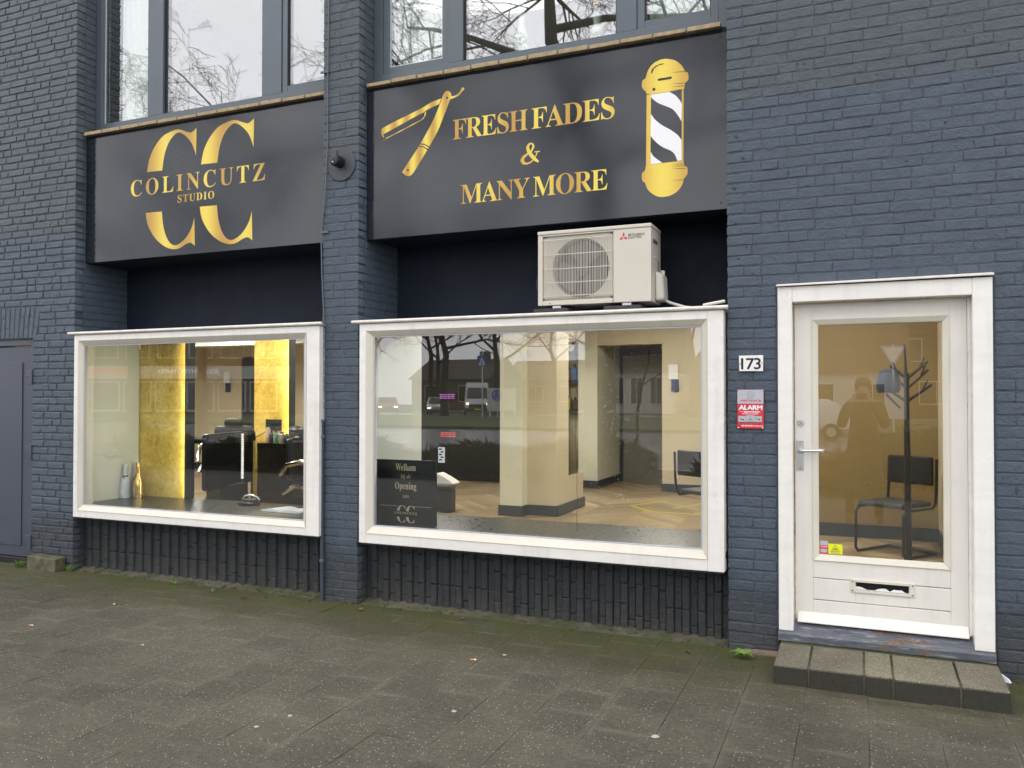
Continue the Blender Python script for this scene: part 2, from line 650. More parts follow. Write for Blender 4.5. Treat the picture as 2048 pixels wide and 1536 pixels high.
def lettering(name, text, mat, x0, x1, z0, z1, y, parent, spacing=1.0, bold=0.0, thick=0.0006, frame=None, mirror=False):
    """flat cut letters filling the given width and height; frame = (origin, right, up, out) for other planes"""
    c = bpy.data.curves.new('tmp_text', 'FONT')
    c.body = text
    c.size = 1.0
    c.space_character = spacing
    c.offset = bold
    c.fill_mode = 'BOTH'
    c.extrude = 0.01
    c.resolution_u = 4
    o = bpy.data.objects.new('tmp_text', c)
    COL.objects.link(o)
    dg = bpy.context.evaluated_depsgraph_get()
    me = bpy.data.meshes.new_from_object(o.evaluated_get(dg))
    bpy.data.objects.remove(o)
    bpy.data.curves.remove(c)
    xs = [v.co.x for v in me.vertices]
    ys = [v.co.y for v in me.vertices]
    ax, bx, ay, by = min(xs), max(xs), min(ys), max(ys)
    for v in me.vertices:
        u = (v.co.x - ax) / max(1e-9, bx - ax)
        w = (v.co.y - ay) / max(1e-9, by - ay)
        d = -thick if v.co.z > 0 else 0.0
        if frame:
            O, R, U, N = frame
            v.co = O + R * (x0 + u * (x1 - x0)) + U * (z0 + w * (z1 - z0)) - N * d
        else:
            v.co = (x0 + u * (x1 - x0), y + d, z0 + w * (z1 - z0))
    me.name = name
    me.materials.clear()
    return link(name, me, mat, parent)


# ------------------------------------------------------------------ bricks
BR = random.Random(11)


def brick_mesh(L, H, D, jit, name):
    """a worn brick: rounded front, 52 triangles, front face at y = 0"""
    e = 0.0062
    xs = [-L / 2, -L / 2 + e, BR.uniform(-.2, .2) * L, L / 2 - e, L / 2]
    zs = [-H / 2, -H / 2 + e, H / 2 - e, H / 2]
    vs, fs = [], []
    for j, z in enumerate(zs):
        for i, x in enumerate(xs):
            rim = i in (0, 4) or j in (0, 3)
            y = (0.0036 if j in (0, 3) else 0.0016 if rim else 0.0) + BR.uniform(-1, 1) * jit * (0.45 if rim else 0.16)
            dx = BR.uniform(-1, 1) * jit * 1.25
            dz = BR.uniform(-1, 1) * jit * 1.05
            vs.append((x + dx, y, z + dz))
    for j in range(3):
        for i in range(4):
            a = j * 5 + i
            fs.append((a, a + 1, a + 6, a + 5))
    ring = [0, 1, 2, 3, 4, 9, 14, 19, 18, 17, 16, 15, 10, 5]
    o = len(vs)
    for r in ring:
        x, y, z = vs[r]
        vs.append((x, D, z))
    n = len(ring)
    for k in range(n):
        fs.append((ring[(k + 1) % n], ring[k], o + k, o + (k + 1) % n))
    me = bpy.data.meshes.new(name)
    me.from_pydata(vs, [], fs)
    me.polygons.foreach_set('use_smooth', [True] * len(me.polygons))
    FJ = [(BR.gauss(0, .025), BR.gauss(0, .03)) for _ in range(20)]
    # the front stays flat, the edges turn softly
    nor = []
    for lp in me.loops:
        vi = lp.vertex_index
        if vi >= 20:
            nor.append((0, 0, 0))
            continue
        i, j = vi % 5, vi // 5
        sx_, sz_ = (-1 if i == 0 else 1 if i == 4 else 0), (-1 if j == 0 else 1 if j == 3 else 0)
        nor.append(tuple(Vector((sx_ * .55 + FJ[vi][0], -1.0, sz_ * .9 + FJ[vi][1])).normalized()))
    me.normals_split_custom_set(nor)
    return me


def brick_set(L, H, D, jit, mat, n=7):
    out = []
    for _ in range(n):
        me = brick_mesh(L, H, D, jit, 'brick')
        me.materials.append(mat)
        out.append(me)
    return out


def in_view(p, m=0.06):
    d = Vector(p) - EYE
    w = d.dot(fw)
    if w < 0.2:
        return None
    u, v = d.dot(rt) / w * cam_d.lens / 36, d.dot(up) / w * cam_d.lens / 36
    if abs(u) > 0.5 + m * 0.3 or abs(v) > 0.375 + m * 0.3:
        return None
    return w


def lay(parent, bricks, sets, mat, most=300, name='brick'):
    """bricks: (key, base length, centre, wanted length, rotation about z, vertical?); the largest in view become parts,
    the rest one joined part"""
    order = []
    for b in bricks:
        w = in_view(b[2])
        order.append((w if w is not None else 1e3 + BR.random(), b))
    order.sort(key=lambda t: t[0])
    rest = MB()
    for i, (w, (key, base, c, ln, rz, vert)) in enumerate(order):
        me = BR.choice(sets[key])
        sx = ln / base
        push = BR.uniform(-0.0015, 0.0015)
        rot = Matrix.Rotation(rz, 4, 'Z')
        if vert:
            rot = rot @ Matrix.Rotation(radians(90) + vert, 4, 'Y')
        rot = rot @ Matrix.Rotation(BR.gauss(0, 0.0045), 4, 'Y') @ Matrix.Rotation(BR.gauss(0, 0.004), 4, 'X')
        nrm = Matrix.Rotation(rz, 4, 'Z') @ Vector((0, 1, 0))
        loc = Vector(c) + nrm * push
        if i < most and w < 1e3:
            o = bpy.data.objects.new(name, me)
            COL.objects.link(o)
            o.rotation_euler = rot.to_euler()
            o.scale = (sx, 1, 1)
            o.location = loc
            attach(o, parent)
        else:
            mt = Matrix.Translation(loc) @ rot @ Matrix.Diagonal((sx, 1, 1, 1))
            rest.add([mt @ v.co for v in me.vertices], [tuple(p.vertices) for p in me.polygons])
    if rest.v:
        o = rest.build(name, mat, parent)
        o['kind'] = 'stuff'
    return parent


COURSE, BH = 0.0643, 0.0568


def courses(x0, x1, z0, z1, corner, holes=(), seed=1, y=0.0, rz=0.0, joint=0.0035, zoff=0.0):
    """rows of stretchers and headers between x0 and x1 (or along Y when rz is set), broken at the holes"""
    r = random.Random(seed)
    out = []
    n = int(round((z1 - z0) / COURSE))
    for k in range(n):
        zc = z0 + (k + 0.5) * COURSE + zoff
        segs = [(x0, x1)]
        for hx0, hx1, hz0, hz1 in holes:
            if hz0 < zc < hz1:
                ns = []
                for a, b in segs:
                    if hx0 > a:
                        ns.append((a, min(b, hx0)))
                    if hx1 < b:
                        ns.append((max(a, hx1), b))
                segs = [s for s in ns if s[1] - s[0] > 0.02]
        for a, b in segs:
            x = a
            first = True
            while x < b - 0.012:
                if first:
                    ln = (0.150, 0.098, 0.205)[(k + r.randrange(2)) % 3] if corner else r.choice((0.098, 0.205, 0.15))
                    first = False
                else:
                    ln = 0.205 if r.random() < 0.72 else 0.098
                ln += r.uniform(-0.006, 0.006)
                if b - (x + ln) < 0.05:
                    ln = b - x
                if ln > 0.27:
                    ln = (ln - joint) / 2
                key, base = ('s', 0.205) if ln > 0.14 else ('h', 0.098)
                xc = x + ln / 2
                if rz == 0:
                    c = (xc, y, zc + r.uniform(-0.0015, 0.0015))
                else:
                    c = (y, xc, zc + r.uniform(-0.0015, 0.0015))
                out.append((key, base, c, ln - 0.001, rz, 0))
                x += ln + joint
    return out


SETS = {'s': brick_set(0.205, BH, 0.09, 0.0034, M['brick']), 'h': brick_set(0.098, BH, 0.09, 0.0034, M['brick'])}
SETSL = {'s': brick_set(0.205, BH - 0.005, 0.09, 0.0036, M['brick_left']), 'h': brick_set(0.098, BH - 0.005, 0.09, 0.0036, M['brick_left'])}

# --- wall at the right, round the glazed door
XR, XPR, XPL, XL = -0.757, -3.460, -3.782, -6.446       # bay and pier corners
wall_r = thing('brick_wall', 'dark blue painted brick wall around the white glazed door', 'wall', (0.7, 0.3, 0))
core = MB()
core.box(XR + .004, -.458, .0036, .57, -.1, 6.0).box(.672, 4.0, .0036, .57, -.1, 6.0).box(-.4578, .6718, .0036, .57, 2.21, 6.0)
core.build('mortar', M['mortar'], wall_r)
bl = courses(XR, 4.0, -0.03, 5.95, True, [(-.47, .684, -1, 2.215)], 3)
bl += courses(.099, .57, 2.0, 5.95, False, (), 4, XR, -pi / 2)
lay(wall_r, bl, SETS, M['brick'])

r = random.Random(23)
for hx, hz in ((-.70, 3.16), (-.66, 3.02), (-.712, 2.84), (-.655, 2.80), (-.705, 2.62), (-.64, 2.47), (-.69, 2.40), (.10, 3.42), (-.30, 3.55), (.45, 3.10), (-.60, 2.30), (.25, 2.90), (.55, 3.60)):
    rr = r.uniform(.004, .009)
    MB().lathe([(rr * 1.3, 0), (rr * 1.15, .002), (rr * .8, .0025)], (hx, -.0008, hz), 9, 'y').build('wall_plug', M['mortar'], wall_r, smooth=True)
    MB().lathe([(rr * .55, 0), (rr * .5, .0008)], (hx, -.0034, hz), 8, 'y').build('plug_hole', M['black_plastic'], wall_r)
# --- pier between the two bays
pier = thing('brick_pier', 'narrow dark blue brick pier between the two display windows', 'pier', (-3.62, 0.3, 0))
MB().box(XPL + .004, XPR - .004, .0036, .57, -.1, 6.0).build('mortar', M['mortar'], pier)
bl = courses(XPL, XPR, -0.03, 5.95, True, (), 5)
bl += courses(.099, .57, -0.03, 5.95, False, (), 6, XPR, pi / 2)
bl += courses(.099, .57, -0.03, 5.95, False, (), 7, XPL, -pi / 2)
lay(pier, bl, SETS, M['brick'])

# --- wall at the left, over and beside the grey side door
wall_l = thing('brick_wall', 'dark grey painted brick wall above and beside the flush grey side door', 'wall', (-7.2, 0.3, 0))
core = MB()
core.box(-6.985, XL - .004, .007, .57, -.1, 6.0).box(-14.2, -6.9852, .007, .57, 2.075, 6.0).box(-14.2, -8.0, .007, .57, -.1, 2.0748)
core.build('mortar', M['mortar'], wall_l)
ARCH = (-8.06, -6.90, 2.08, 2.37)
bl = courses(-14.2, XL, -0.01, 5.95, True, [(-8.0, -6.985, -1, 2.08), ARCH], 8, joint=0.012)
bl += courses(.099, .57, -0.01, 5.95, False, (), 9, XL, pi / 2)
k = 0
x = -6.945
while x > ARCH[0] + .03:                                  # flat arch of upright bricks
    lean = 0.16 * (x + 7.48) / 0.55
    for zc, ln in ((2.175, .185), (2.320, .092)) if k % 2 else ((2.128, .092), (2.270, .185)):
        bl.append(('s' if ln > .14 else 'h', .205 if ln > .14 else .098, (x + (zc - 2.2) * lean, 0.001, zc), ln, 0, lean))
    x -= .0635
    k += 1
lay(wall_l, bl, SETSL, M['brick_left'])

# --- plinths of upright bricks below the display windows
SETP = {'s': brick_set(0.205, 0.0455, 0.06, 0.0028, M['plinth']), 'h': brick_set(0.098, 0.0455, 0.06, 0.0028, M['plinth'])}
for lab, xa, xb, zt, sd in (('black plinth of upright bricks under the window with the gold panels', XL, XPL, .50, 21),
                            ('black plinth of upright bricks under the window with the welcome board', XPR, XR, .485, 22)):
    p = thing('brick_plinth', lab, 'plinth', ((xa + xb) / 2, .2, 0), 'brick plinths under the display windows')
    MB().box(xa + .004, xb - .004, .128, .45, -.08, zt).build('mortar', M['plinth'], p)
    r = random.Random(sd)
    bl = []
    n = int((xb - xa) / .0508)
    for i in range(n):
        x = xa + .027 + i * (xb - xa - .054) / (n - 1)
        y = (.100 if i % 2 else .116) + r.uniform(-.003, .003)
        z = -.03
        lens = [.205, .205, .13] if i % 2 else [.10, .205, .205]
        if r.random() < .4:
            r.shuffle(lens)
        for ln in lens:
            if z > zt - .02:
                break
            ln = min(ln, zt - z)
            bl.append(('s' if ln > .14 else 'h', .205 if ln > .14 else .098, (x, y, z + ln / 2), ln - .004, 0, r.gauss(0, .006) or 1e-5))
            z += ln + .004
    lay(p, bl, SETP, M['plinth'])

# ------------------------------------------------------------------ the recess over the display windows and the building behind
o = MB()
o.box(XL - .004, XPL + .004, .57, .75, 2.083, 3.96).box(XPR - .004, XR + .004, .57, .75, 2.083, 3.96)
struct(o.build('recess_wall', M['black_render']))
o = MB()
o.box(XL, XPL, .16, .5695, 2.75, 3.86).box(XPR, XR, .16, .5695, 2.75, 3.86)
struct(o.build('lintel_beam', M['black_render']))

# ------------------------------------------------------------------ fascia signs


def outline(name, pts, mat, parent, y, th=.0007):
    m = MB().prism(pts, y - th, y)
    return m.build(name, mat, parent)


def smooth_poly(pts, closed=True, n=5, sharp=()):
    """Catmull-Rom through the points; indices in sharp stay corners"""
    out = []
    N = len(pts)
    for i in range(N):
        p0, p1, p2, p3 = pts[i - 1], pts[i], pts[(i + 1) % N], pts[(i + 2) % N]
        if i in sharp:
            p0 = p1
        if (i + 1) % N in sharp:
            p3 = p2
        for k in range(n):
            t = k / n
            t2, t3 = t * t, t * t * t
            out.append(tuple(0.5 * ((2 * p1[a]) + (-p0[a] + p2[a]) * t + (2 * p0[a] - 5 * p1[a] + 4 * p2[a] - p3[a]) * t2 + (-p0[a] + 3 * p1[a] - 3 * p2[a] + p3[a]) * t3) for a in (0, 1)))
    return out


FY = .105
C_TOP = [(-5.705, 3.497), (-5.677, 3.609), (-5.618, 3.706), (-5.53, 3.785), (-5.434, 3.817), (-5.347, 3.825), (-5.261, 3.795), (-5.204, 3.781), (-5.148, 3.813), (-5.152, 3.578), (-5.169, 3.624), (-5.203, 3.693), (-5.27, 3.76), (-5.337, 3.797), (-5.395, 3.783), (-5.462, 3.717), (-5.506, 3.619), (-5.528, 3.503), (-5.53, 3.492)]
C_BOT = [(-5.716, 3.141), (-5.531, 3.137), (-5.514, 3.015), (-5.474, 2.908), (-5.415, 2.845), (-5.348, 2.838), (-5.263, 2.885), (-5.197, 2.967), (-5.166, 3.054), (-5.159, 2.815), (-5.206, 2.845), (-5.262, 2.834), (-5.329, 2.807), (-5.405, 2.804), (-5.502, 2.837), (-5.611, 2.919), (-5.691, 3.036)]


def cc_emblem(parent, tf, mat, y, frame=None):
    for dx in (0, .609):
        for nm, pts, sh in (('letter', C_TOP, (0, 8, 9, 17, 18)), ('letter', C_BOT, (0, 1, 8, 9))):
            q = [tf(x + dx, z) for x, z in smooth_poly(pts, n=4, sharp=sh)]
            outline(nm, q, mat, parent, y)


def screw(parent, x, y, z, r=.006):
    m = MB().lathe([(r, 0), (r, .002), (r * .6, .004)], (x, y, z), 8, 'y')
    m.build('screw', M['dark_metal'], parent, smooth=True)


sign_l = thing('fascia_sign', 'black fascia panel with two large gold letters C', 'sign', (-5.1, .12, 2.74))
MB().box(XL + .004, XPL - .004, FY, .155, 2.748, 3.885).build('panel', M['fascia'], sign_l, bevel=.0015)
cc_emblem(sign_l, lambda x, z: (x, z), M['gold'], FY)
lettering('lettering', SERIF('COLINCUTZ'), M['gold'], -5.893, -4.424, 3.294, 3.440, FY, sign_l, 1.28, -.004)
lettering('lettering', SERIF('STUDIO'), M['gold'], -5.352, -4.952, 3.196, 3.262, FY, sign_l, 1.2)
for x, z in ((-6.40, 3.84), (-6.40, 2.80), (-3.83, 3.84), (-3.83, 2.80)):
    screw(sign_l, x, FY, z)

sign_r = thing('fascia_sign', 'black fascia panel with gold razor, slogan and barber pole', 'sign', (-2.1, .12, 2.74))
MB().box(XPR + .006, XR - .006, FY, .155, 2.738, 3.892).build('panel', M['fascia'], sign_r, bevel=.0015)
lettering('lettering', SERIF('FRESH'), M['gold'], -2.721, -2.135, 3.412, 3.562, FY, sign_r, .9, -.004)
lettering('lettering', SERIF('FADES'), M['gold'], -2.105, -1.506, 3.412, 3.562, FY, sign_r, .9, -.004)
lettering('lettering', SERIF('MANY'), M['gold'], -2.657, -2.120, 2.936, 3.080, FY, sign_r, .88, -.004)
lettering('lettering', SERIF('MORE'), M['gold'], -2.093, -1.556, 2.936, 3.080, FY, sign_r, .88, -.004)
# ampersand drawn as a stroke of varying weight
amp = [(-2.052, 3.180), (-2.075, 3.196), (-2.105, 3.228), (-2.128, 3.262), (-2.135, 3.290), (-2.125, 3.310), (-2.108, 3.316), (-2.094, 3.306), (-2.091, 3.288), (-2.104, 3.264), (-2.135, 3.244), (-2.165, 3.225), (-2.176, 3.203), (-2.166, 3.184), (-2.142, 3.175), (-2.112, 3.182), (-2.085, 3.205), (-2.068, 3.232), (-2.061, 3.252)]
wts = [.006, .011, .014, .013, .011, .008, .005, .006, .008, .007, .006, .011, .014, .011, .006, .0045, .004, .0035, .0035]
m = MB()
for i in range(len(amp) - 1):
    (xa, za), (xb, zb) = amp[i], amp[i + 1]
    dx, dz = xb - xa, zb - za
    ln = sqrt(dx * dx + dz * dz)
    nx, nz = -dz / ln, dx / ln
    a, b = wts[i], wts[i + 1]
    yy = FY - .0006 - .00003 * i
    m.add([(xa + nx * a, yy, za + nz * a), (xa - nx * a, yy, za - nz * a), (xb - nx * b, yy, zb - nz * b), (xb + nx * b, yy, zb + nz * b)], [(0, 1, 2, 3)])
    m.add([(xb + b * cos(t * pi / 4), yy - .00001, zb + b * sin(t * pi / 4)) for t in range(8)], [tuple(range(7, -1, -1))])
m.add([(-2.082, FY - .0015, 3.248), (-2.042, FY - .0015, 3.248), (-2.042, FY - .0015, 3.255), (-2.082, FY - .0015, 3.255)], [(0, 1, 2, 3)])
m.build('ampersand', M['gold'], sign_r)
# razor
RZ = dict(
    handle=[(-2.763, 3.78), (-2.735, 3.752), (-2.748, 3.706), (-2.796, 3.597), (-2.849, 3.489), (-2.915, 3.388), (-2.935, 3.362), (-3.047, 3.212), (-3.096, 3.188), (-3.138, 3.217), (-3.132, 3.242), (-3.004, 3.399), (-2.987, 3.424), (-2.898, 3.555), (-2.836, 3.673), (-2.805, 3.745), (-2.788, 3.772)],
    blade=[(-3.329, 3.559), (-3.317, 3.576), (-3.213, 3.612), (-3.083, 3.651), (-2.979, 3.683), (-2.898, 3.715), (-2.818, 3.731), (-2.834, 3.692), (-2.881, 3.68), (-2.944, 3.66), (-2.967, 3.648), (-3.013, 3.634), (-3.311, 3.528)],
    edge=[(-3.311, 3.527), (-3.299, 3.498), (-3.287, 3.497), (-3.013, 3.588), (-2.973, 3.606), (-2.957, 3.624), (-2.955, 3.643), (-2.944, 3.655), (-2.946, 3.632), (-2.960, 3.609), (-3.001, 3.585), (-3.29, 3.490), (-3.305, 3.497), (-3.329, 3.533), (-3.332, 3.556)],
    tail=[(-2.738, 3.738), (-2.709, 3.735), (-2.673, 3.751), (-2.651, 3.782), (-2.637, 3.786), (-2.63, 3.774), (-2.646, 3.757), (-2.679, 3.729), (-2.744, 3.714)])
rz = outline('razor_handle', smooth_poly(RZ['handle'], n=3), M['gold_fine'], sign_r, FY, .0012)
for nm, k, sh in (('razor_blade', 'blade', (0, 6, 7, 11, 12)), ('razor_edge', 'edge', (0, 7, 14)), ('razor_tail', 'tail', (0, 8))):
    outline(nm, smooth_poly(RZ[k], n=3, sharp=sh), M['gold_fine'], sign_r, FY)
for q in ([(-2.985, 3.42), (-2.955, 3.413), (-2.914, 3.388), (-2.918, 3.381), (-2.955, 3.406), (-2.988, 3.412)], [(-2.996, 3.403), (-2.966, 3.397), (-2.925, 3.371), (-2.929, 3.363), (-2.966, 3.39), (-3.0, 3.396)]):
    outline('razor_band', q, M['black'], rz, FY - .0012)
for x, z in ((-2.769, 3.728), (-3.096, 3.232)):
    outline('rivet', [(x + .009 * cos(a * pi / 5), z + .009 * sin(a * pi / 5)) for a in range(10)], M['black'], rz, FY - .0012)
# barber pole
PL = dict(
    cap=[(-1.295, 3.649), (-1.278, 3.7), (-1.244, 3.738), (-1.197, 3.756), (-1.151, 3.755), (-1.098, 3.735), (-1.062, 3.703), (-1.042, 3.67), (-1.037, 3.654), (-1.016, 3.643), (-1.013, 3.6), (-1.036, 3.577), (-1.037, 3.564), (-1.041, 3.5385), (-1.258, 3.5385), (-1.288, 3.545), (-1.295, 3.562), (-1.318, 3.589), (-1.319, 3.626), (-1.309, 3.643)],
    bot=[(-1.266, 3.0745), (-1.185, 3.0745), (-1.047, 3.0745), (-1.041, 3.045), (-1.021, 3.027), (-1.022, 2.985), (-1.044, 2.957), (-1.054, 2.922), (-1.087, 2.879), (-1.139, 2.855), (-1.199, 2.853), (-1.246, 2.875), (-1.283, 2.912), (-1.3, 2.957), (-1.319, 2.976), (-1.32, 3.019), (-1.3, 3.037), (-1.293, 3.0745)])
pole = outline('barber_pole', smooth_poly(PL['cap'], n=3, sharp=(8, 9, 11, 12, 13, 14, 15)), M['gold'], sign_r, FY, .0010)
outline('pole_base', smooth_poly(PL['bot'], n=3, sharp=(0, 1, 2, 3, 4, 6, 13, 16, 17)), M['gold'], pole, FY, .0010)
outline('pole_rail', [(-1.288, 3.538), (-1.259, 3.538), (-1.264, 3.0747), (-1.293, 3.0747)], M['gold'], pole, FY, .0009)
outline('pole_rail', [(-1.056, 3.538), (-1.045, 3.538), (-1.047, 3.0747), (-1.058, 3.0747)], M['gold'], pole, FY, .0009)
outline('stripe', smooth_poly([(-1.258, 3.536), (-1.138, 3.536), (-1.098, 3.507), (-1.072, 3.474), (-1.057, 3.448), (-1.059, 3.333), (-1.085, 3.38), (-1.118, 3.421), (-1.165, 3.448), (-1.218, 3.478), (-1.258, 3.517)], n=4, sharp=(0, 1, 4, 5, 10)), M['white_print'], pole, FY, .0008)
outline('stripe', smooth_poly([(-1.26, 3.409), (-1.232, 3.366), (-1.185, 3.323), (-1.132, 3.287), (-1.086, 3.248), (-1.059, 3.211), (-1.059, 3.078), (-1.086, 3.078), (-1.103, 3.122), (-1.132, 3.151), (-1.185, 3.181), (-1.232, 3.223), (-1.262, 3.263)], n=4, sharp=(0, 5, 6, 7, 12)), M['white_print'], pole, FY, .0008)
outline('stripe', smooth_poly([(-1.262, 3.157), (-1.239, 3.121), (-1.185, 3.076), (-1.263, 3.076)], n=4, sharp=(0, 2, 3)), M['white_print'], pole, FY, .0008)
LN = [[(-1.258, 3.676), (-1.254, 3.7), (-1.231, 3.719), (-1.197, 3.729), (-1.171, 3.728), (-1.174, 3.724), (-1.211, 3.72), (-1.238, 3.704), (-1.252, 3.673)],
      [(-1.211, 3.633), (-1.124, 3.635), (-1.12, 3.627), (-1.124, 3.619), (-1.21, 3.618), (-1.214, 3.626)],
      [(-1.24, 3.577), (-1.231, 3.574), (-1.229, 3.566), (-1.233, 3.559), (-1.24, 3.557), (-1.248, 3.561), (-1.25, 3.569), (-1.247, 3.575)]]
for dz in (0, .075, .093, .117, .601, .614, .630, .705):
    LN.append([(-1.126, 3.660 - dz), (-1.08, 3.659 - dz), (-1.034, 3.655 - dz), (-1.034, 3.652 - dz), (-1.08, 3.656 - dz)])
for q in LN:
    outline('pole_line', q, M['black'], pole, FY - .0010, .0006)
for x, z in ((-3.42, 3.85), (-3.435, 2.765), (-.81, 3.845), (-.81, 2.78)):
    screw(sign_r, x, FY, z)

# rows of yellow sill bricks over the fascia signs
r = random.Random(5)
for lab, xa, xb in (('row of yellow sill bricks on the fascia with the letters C', XL, XPL), ('row of yellow sill bricks on the fascia with the barber pole', XPR, XR)):
    t = thing('brick_sill', lab, 'window sill', ((xa + xb) / 2, .12, 3.89), 'brick sills under the upper windows')
    MB().box(xa + .003, xb - .003, .10, .26, 3.872, 3.90).build('mortar', M['black_render'], t)
    x = xa + .03
    while x < xb - .05:
        ln = min(.208, xb - .004 - x)
        b = MB().box(x, x + ln, .055 + r.uniform(-.004, .004), .2, 3.888, 3.917 + r.uniform(-.004, .003)).build('brick', M['sill_brick'], t, bevel=.003, seg=1)
        x += ln + .012

# ------------------------------------------------------------------ upper windows


def frame_ring(m, x0, x1, z0, z1, w, y0, y1, zt=None):
    wt = w if zt is None else zt
    m.box(x0, x0 + w, y0, y1, z0, z1)
    m.box(x1 - w, x1, y0, y1, z0, z1)
    m.box(x0 + w, x1 - w, y0 + .0004, y1, z0, z0 + w)
    m.box(x0 + w, x1 - w, y0 + .0004, y1, z1 - wt, z1)


def upper_window(lab, xa, xb, panes, sash):
    t = thing('upper_window', lab, 'window', ((xa + xb) / 2, .25, 3.93))
    m = MB()
    z0, z1 = 3.932, 5.55
    m.box(xa, xa + .075, .20, .27, z0, z1).box(xb - .075, xb, .20, .27, z0, z1)
    m.box(xa + .075, xb - .075, .2004, .27, z0, z0 + .095).box(xa + .075, xb - .075, .2004, .27, z1 - .075, z1)
    m.build('frame', M['anthracite'], t, bevel=.003)
    for a, b in panes[1]:
        MB().box(a, b, .203, .268, z0 + .0955, z1 - .0755).build('mullion', M['anthracite'], t, bevel=.003)
    for i, (a, b) in enumerate(panes[0]):
        zb, zt = z0 + .095, z1 - .075
        if i in sash:
            m = MB()
            frame_ring(m, a + .001, b - .001, zb + .001, zt - .001, .052, .212, .262)
            m.build('sash', M['anthracite'], t, bevel=.003)
            a, b, zb, zt = a + .05, b - .05, zb + .05, zt - .05
        MB().box(a - .004, b + .004, .234, .252, zb - .004, zt + .004).build('pane', M['glass_up'], t)
        g = MB()
        frame_ring(g, a, b, zb, zt, .012, .228, .2338)
        g.build('glazing_seal', M['steel'] if i in (0,) else M['black_plastic'], t)
    return t


upper_window('dark grey upper window over the sign with two letters C', XL + .002, XPL - .002,
             ([(-6.369, -5.81), (-5.63, -4.545), (-4.345, -3.859)], [(-5.81, -5.63), (-4.545, -4.345)]), (2,))
upper_window('dark grey upper window over the barber pole sign', XPR + .002, XR - .002,
             ([(-3.383, -2.815), (-2.69, -1.52), (-1.38, -.834)], [(-2.815, -2.69), (-1.52, -1.38)]), (0, 2))

# ------------------------------------------------------------------ display windows


def display_window(lab, xa, xb, zb, zt, bead, gl):
    t = thing('display_window', lab, 'window', ((xa + xb) / 2, 0, zb))
    bx0, bx1, bz0, bz1 = bead
    gx0, gx1, gz0, gz1 = gl
    yf = -.062
    MB().box(xa, bx0, yf, .09, zb, zt).build('frame', M['white'], t, bevel=.004)
    MB().box(bx1, xb, yf, .09, zb, zt).build('frame', M['white'], t, bevel=.004)
    MB().box(bx0 + .0002, bx1 - .0002, yf + .0008, .09, zb, bz0).build('frame', M['white'], t, bevel=.004)
    MB().box(bx0 + .0002, bx1 - .0002, yf + .0008, .09, bz1, zt).build('frame', M['white'], t, bevel=.004)
    # mitred glazing beads that fall back towards the glass
    ya, yb = yf - .006, yf + .022
    for q in (((bx0, bz0), (bx0, bz1), (gx0, gz1), (gx0, gz0)), ((bx1, bz1), (bx1, bz0), (gx1, gz0), (gx1, gz1)),
              ((bx1, bz0), (bx0, bz0), (gx0, gz0), (gx1, gz0)), ((bx0, bz1), (bx1, bz1), (gx1, gz1), (gx0, gz1))):
        p = [(q[0][0], ya, q[0][1]), (q[1][0], ya, q[1][1]), (q[2][0], yb, q[2][1]), (q[3][0], yb, q[3][1])]
        p += [(a, .0, c) for a, _, c in p]
        MB().add(p, [(0, 1, 2, 3), (7, 6, 5, 4), (0, 4, 5, 1), (1, 5, 6, 2), (2, 6, 7, 3), (3, 7, 4, 0)]).build('glazing_bead', M['cream'], t, bevel=.0015, seg=1)
    MB().box(gx0 - .006, gx1 + .006, -.022, -.012, gz0 - .006, gz1 + .006).build('pane', M['glass_shop'], t)
    s = MB()
    frame_ring(s, gx0, gx1, gz0, gz1, .009, -.036, -.0222)
    s.build('seal', M['light_grey'], t)
    # boards that close the box at its sides, bottom and top
    MB().box(xb - .022, xb - .002, .0902, .128, zb, zt - .01).build('side_board', M['old_white'], t)
    MB().box(xa + .002, xa + .022, .0902, .128, zb, zt - .01).build('side_board', M['old_white'], t)
    MB().box(xa + .01, xb - .01, -.04, .20, zb - .014, zb - .0005).build('bottom_board', M['dark_metal'], t)
    MB().box(xa - .02, xb + .014, -.066, .5695, zt + .0008, zt + .012).build('roof_sheet', M['zinc'], t)
    MB().tube([(xa - .06, -.072, zt + .015), (xb + .028, -.072, zt + .015)], .0125, 12).build('roof_nosing', M['old_white'], t, smooth=True)
    return t


dw_l = display_window('white framed display window with gold panels and bottles behind the glass', -6.372, -3.765, .488, 2.083,
                      (-6.318, -3.884, .548, 2.034), (-6.283, -3.918, .592, 1.994))
dw_r = display_window('white framed display window with black welcome board behind the glass', -3.408, -.771, .470, 2.081,
                      (-3.349, -.872, .543, 2.029), (-3.302, -.906, .594, 1.990))
MB().tube([(-.90, -.02, 2.118), (-.765, -.055, 2.134)], .010, 8).build('pipe_stub', M['old_white'], dw_r, smooth=True)
for px_, z_ in ((-4.9, 0), (-2.2, 0)):
    pass

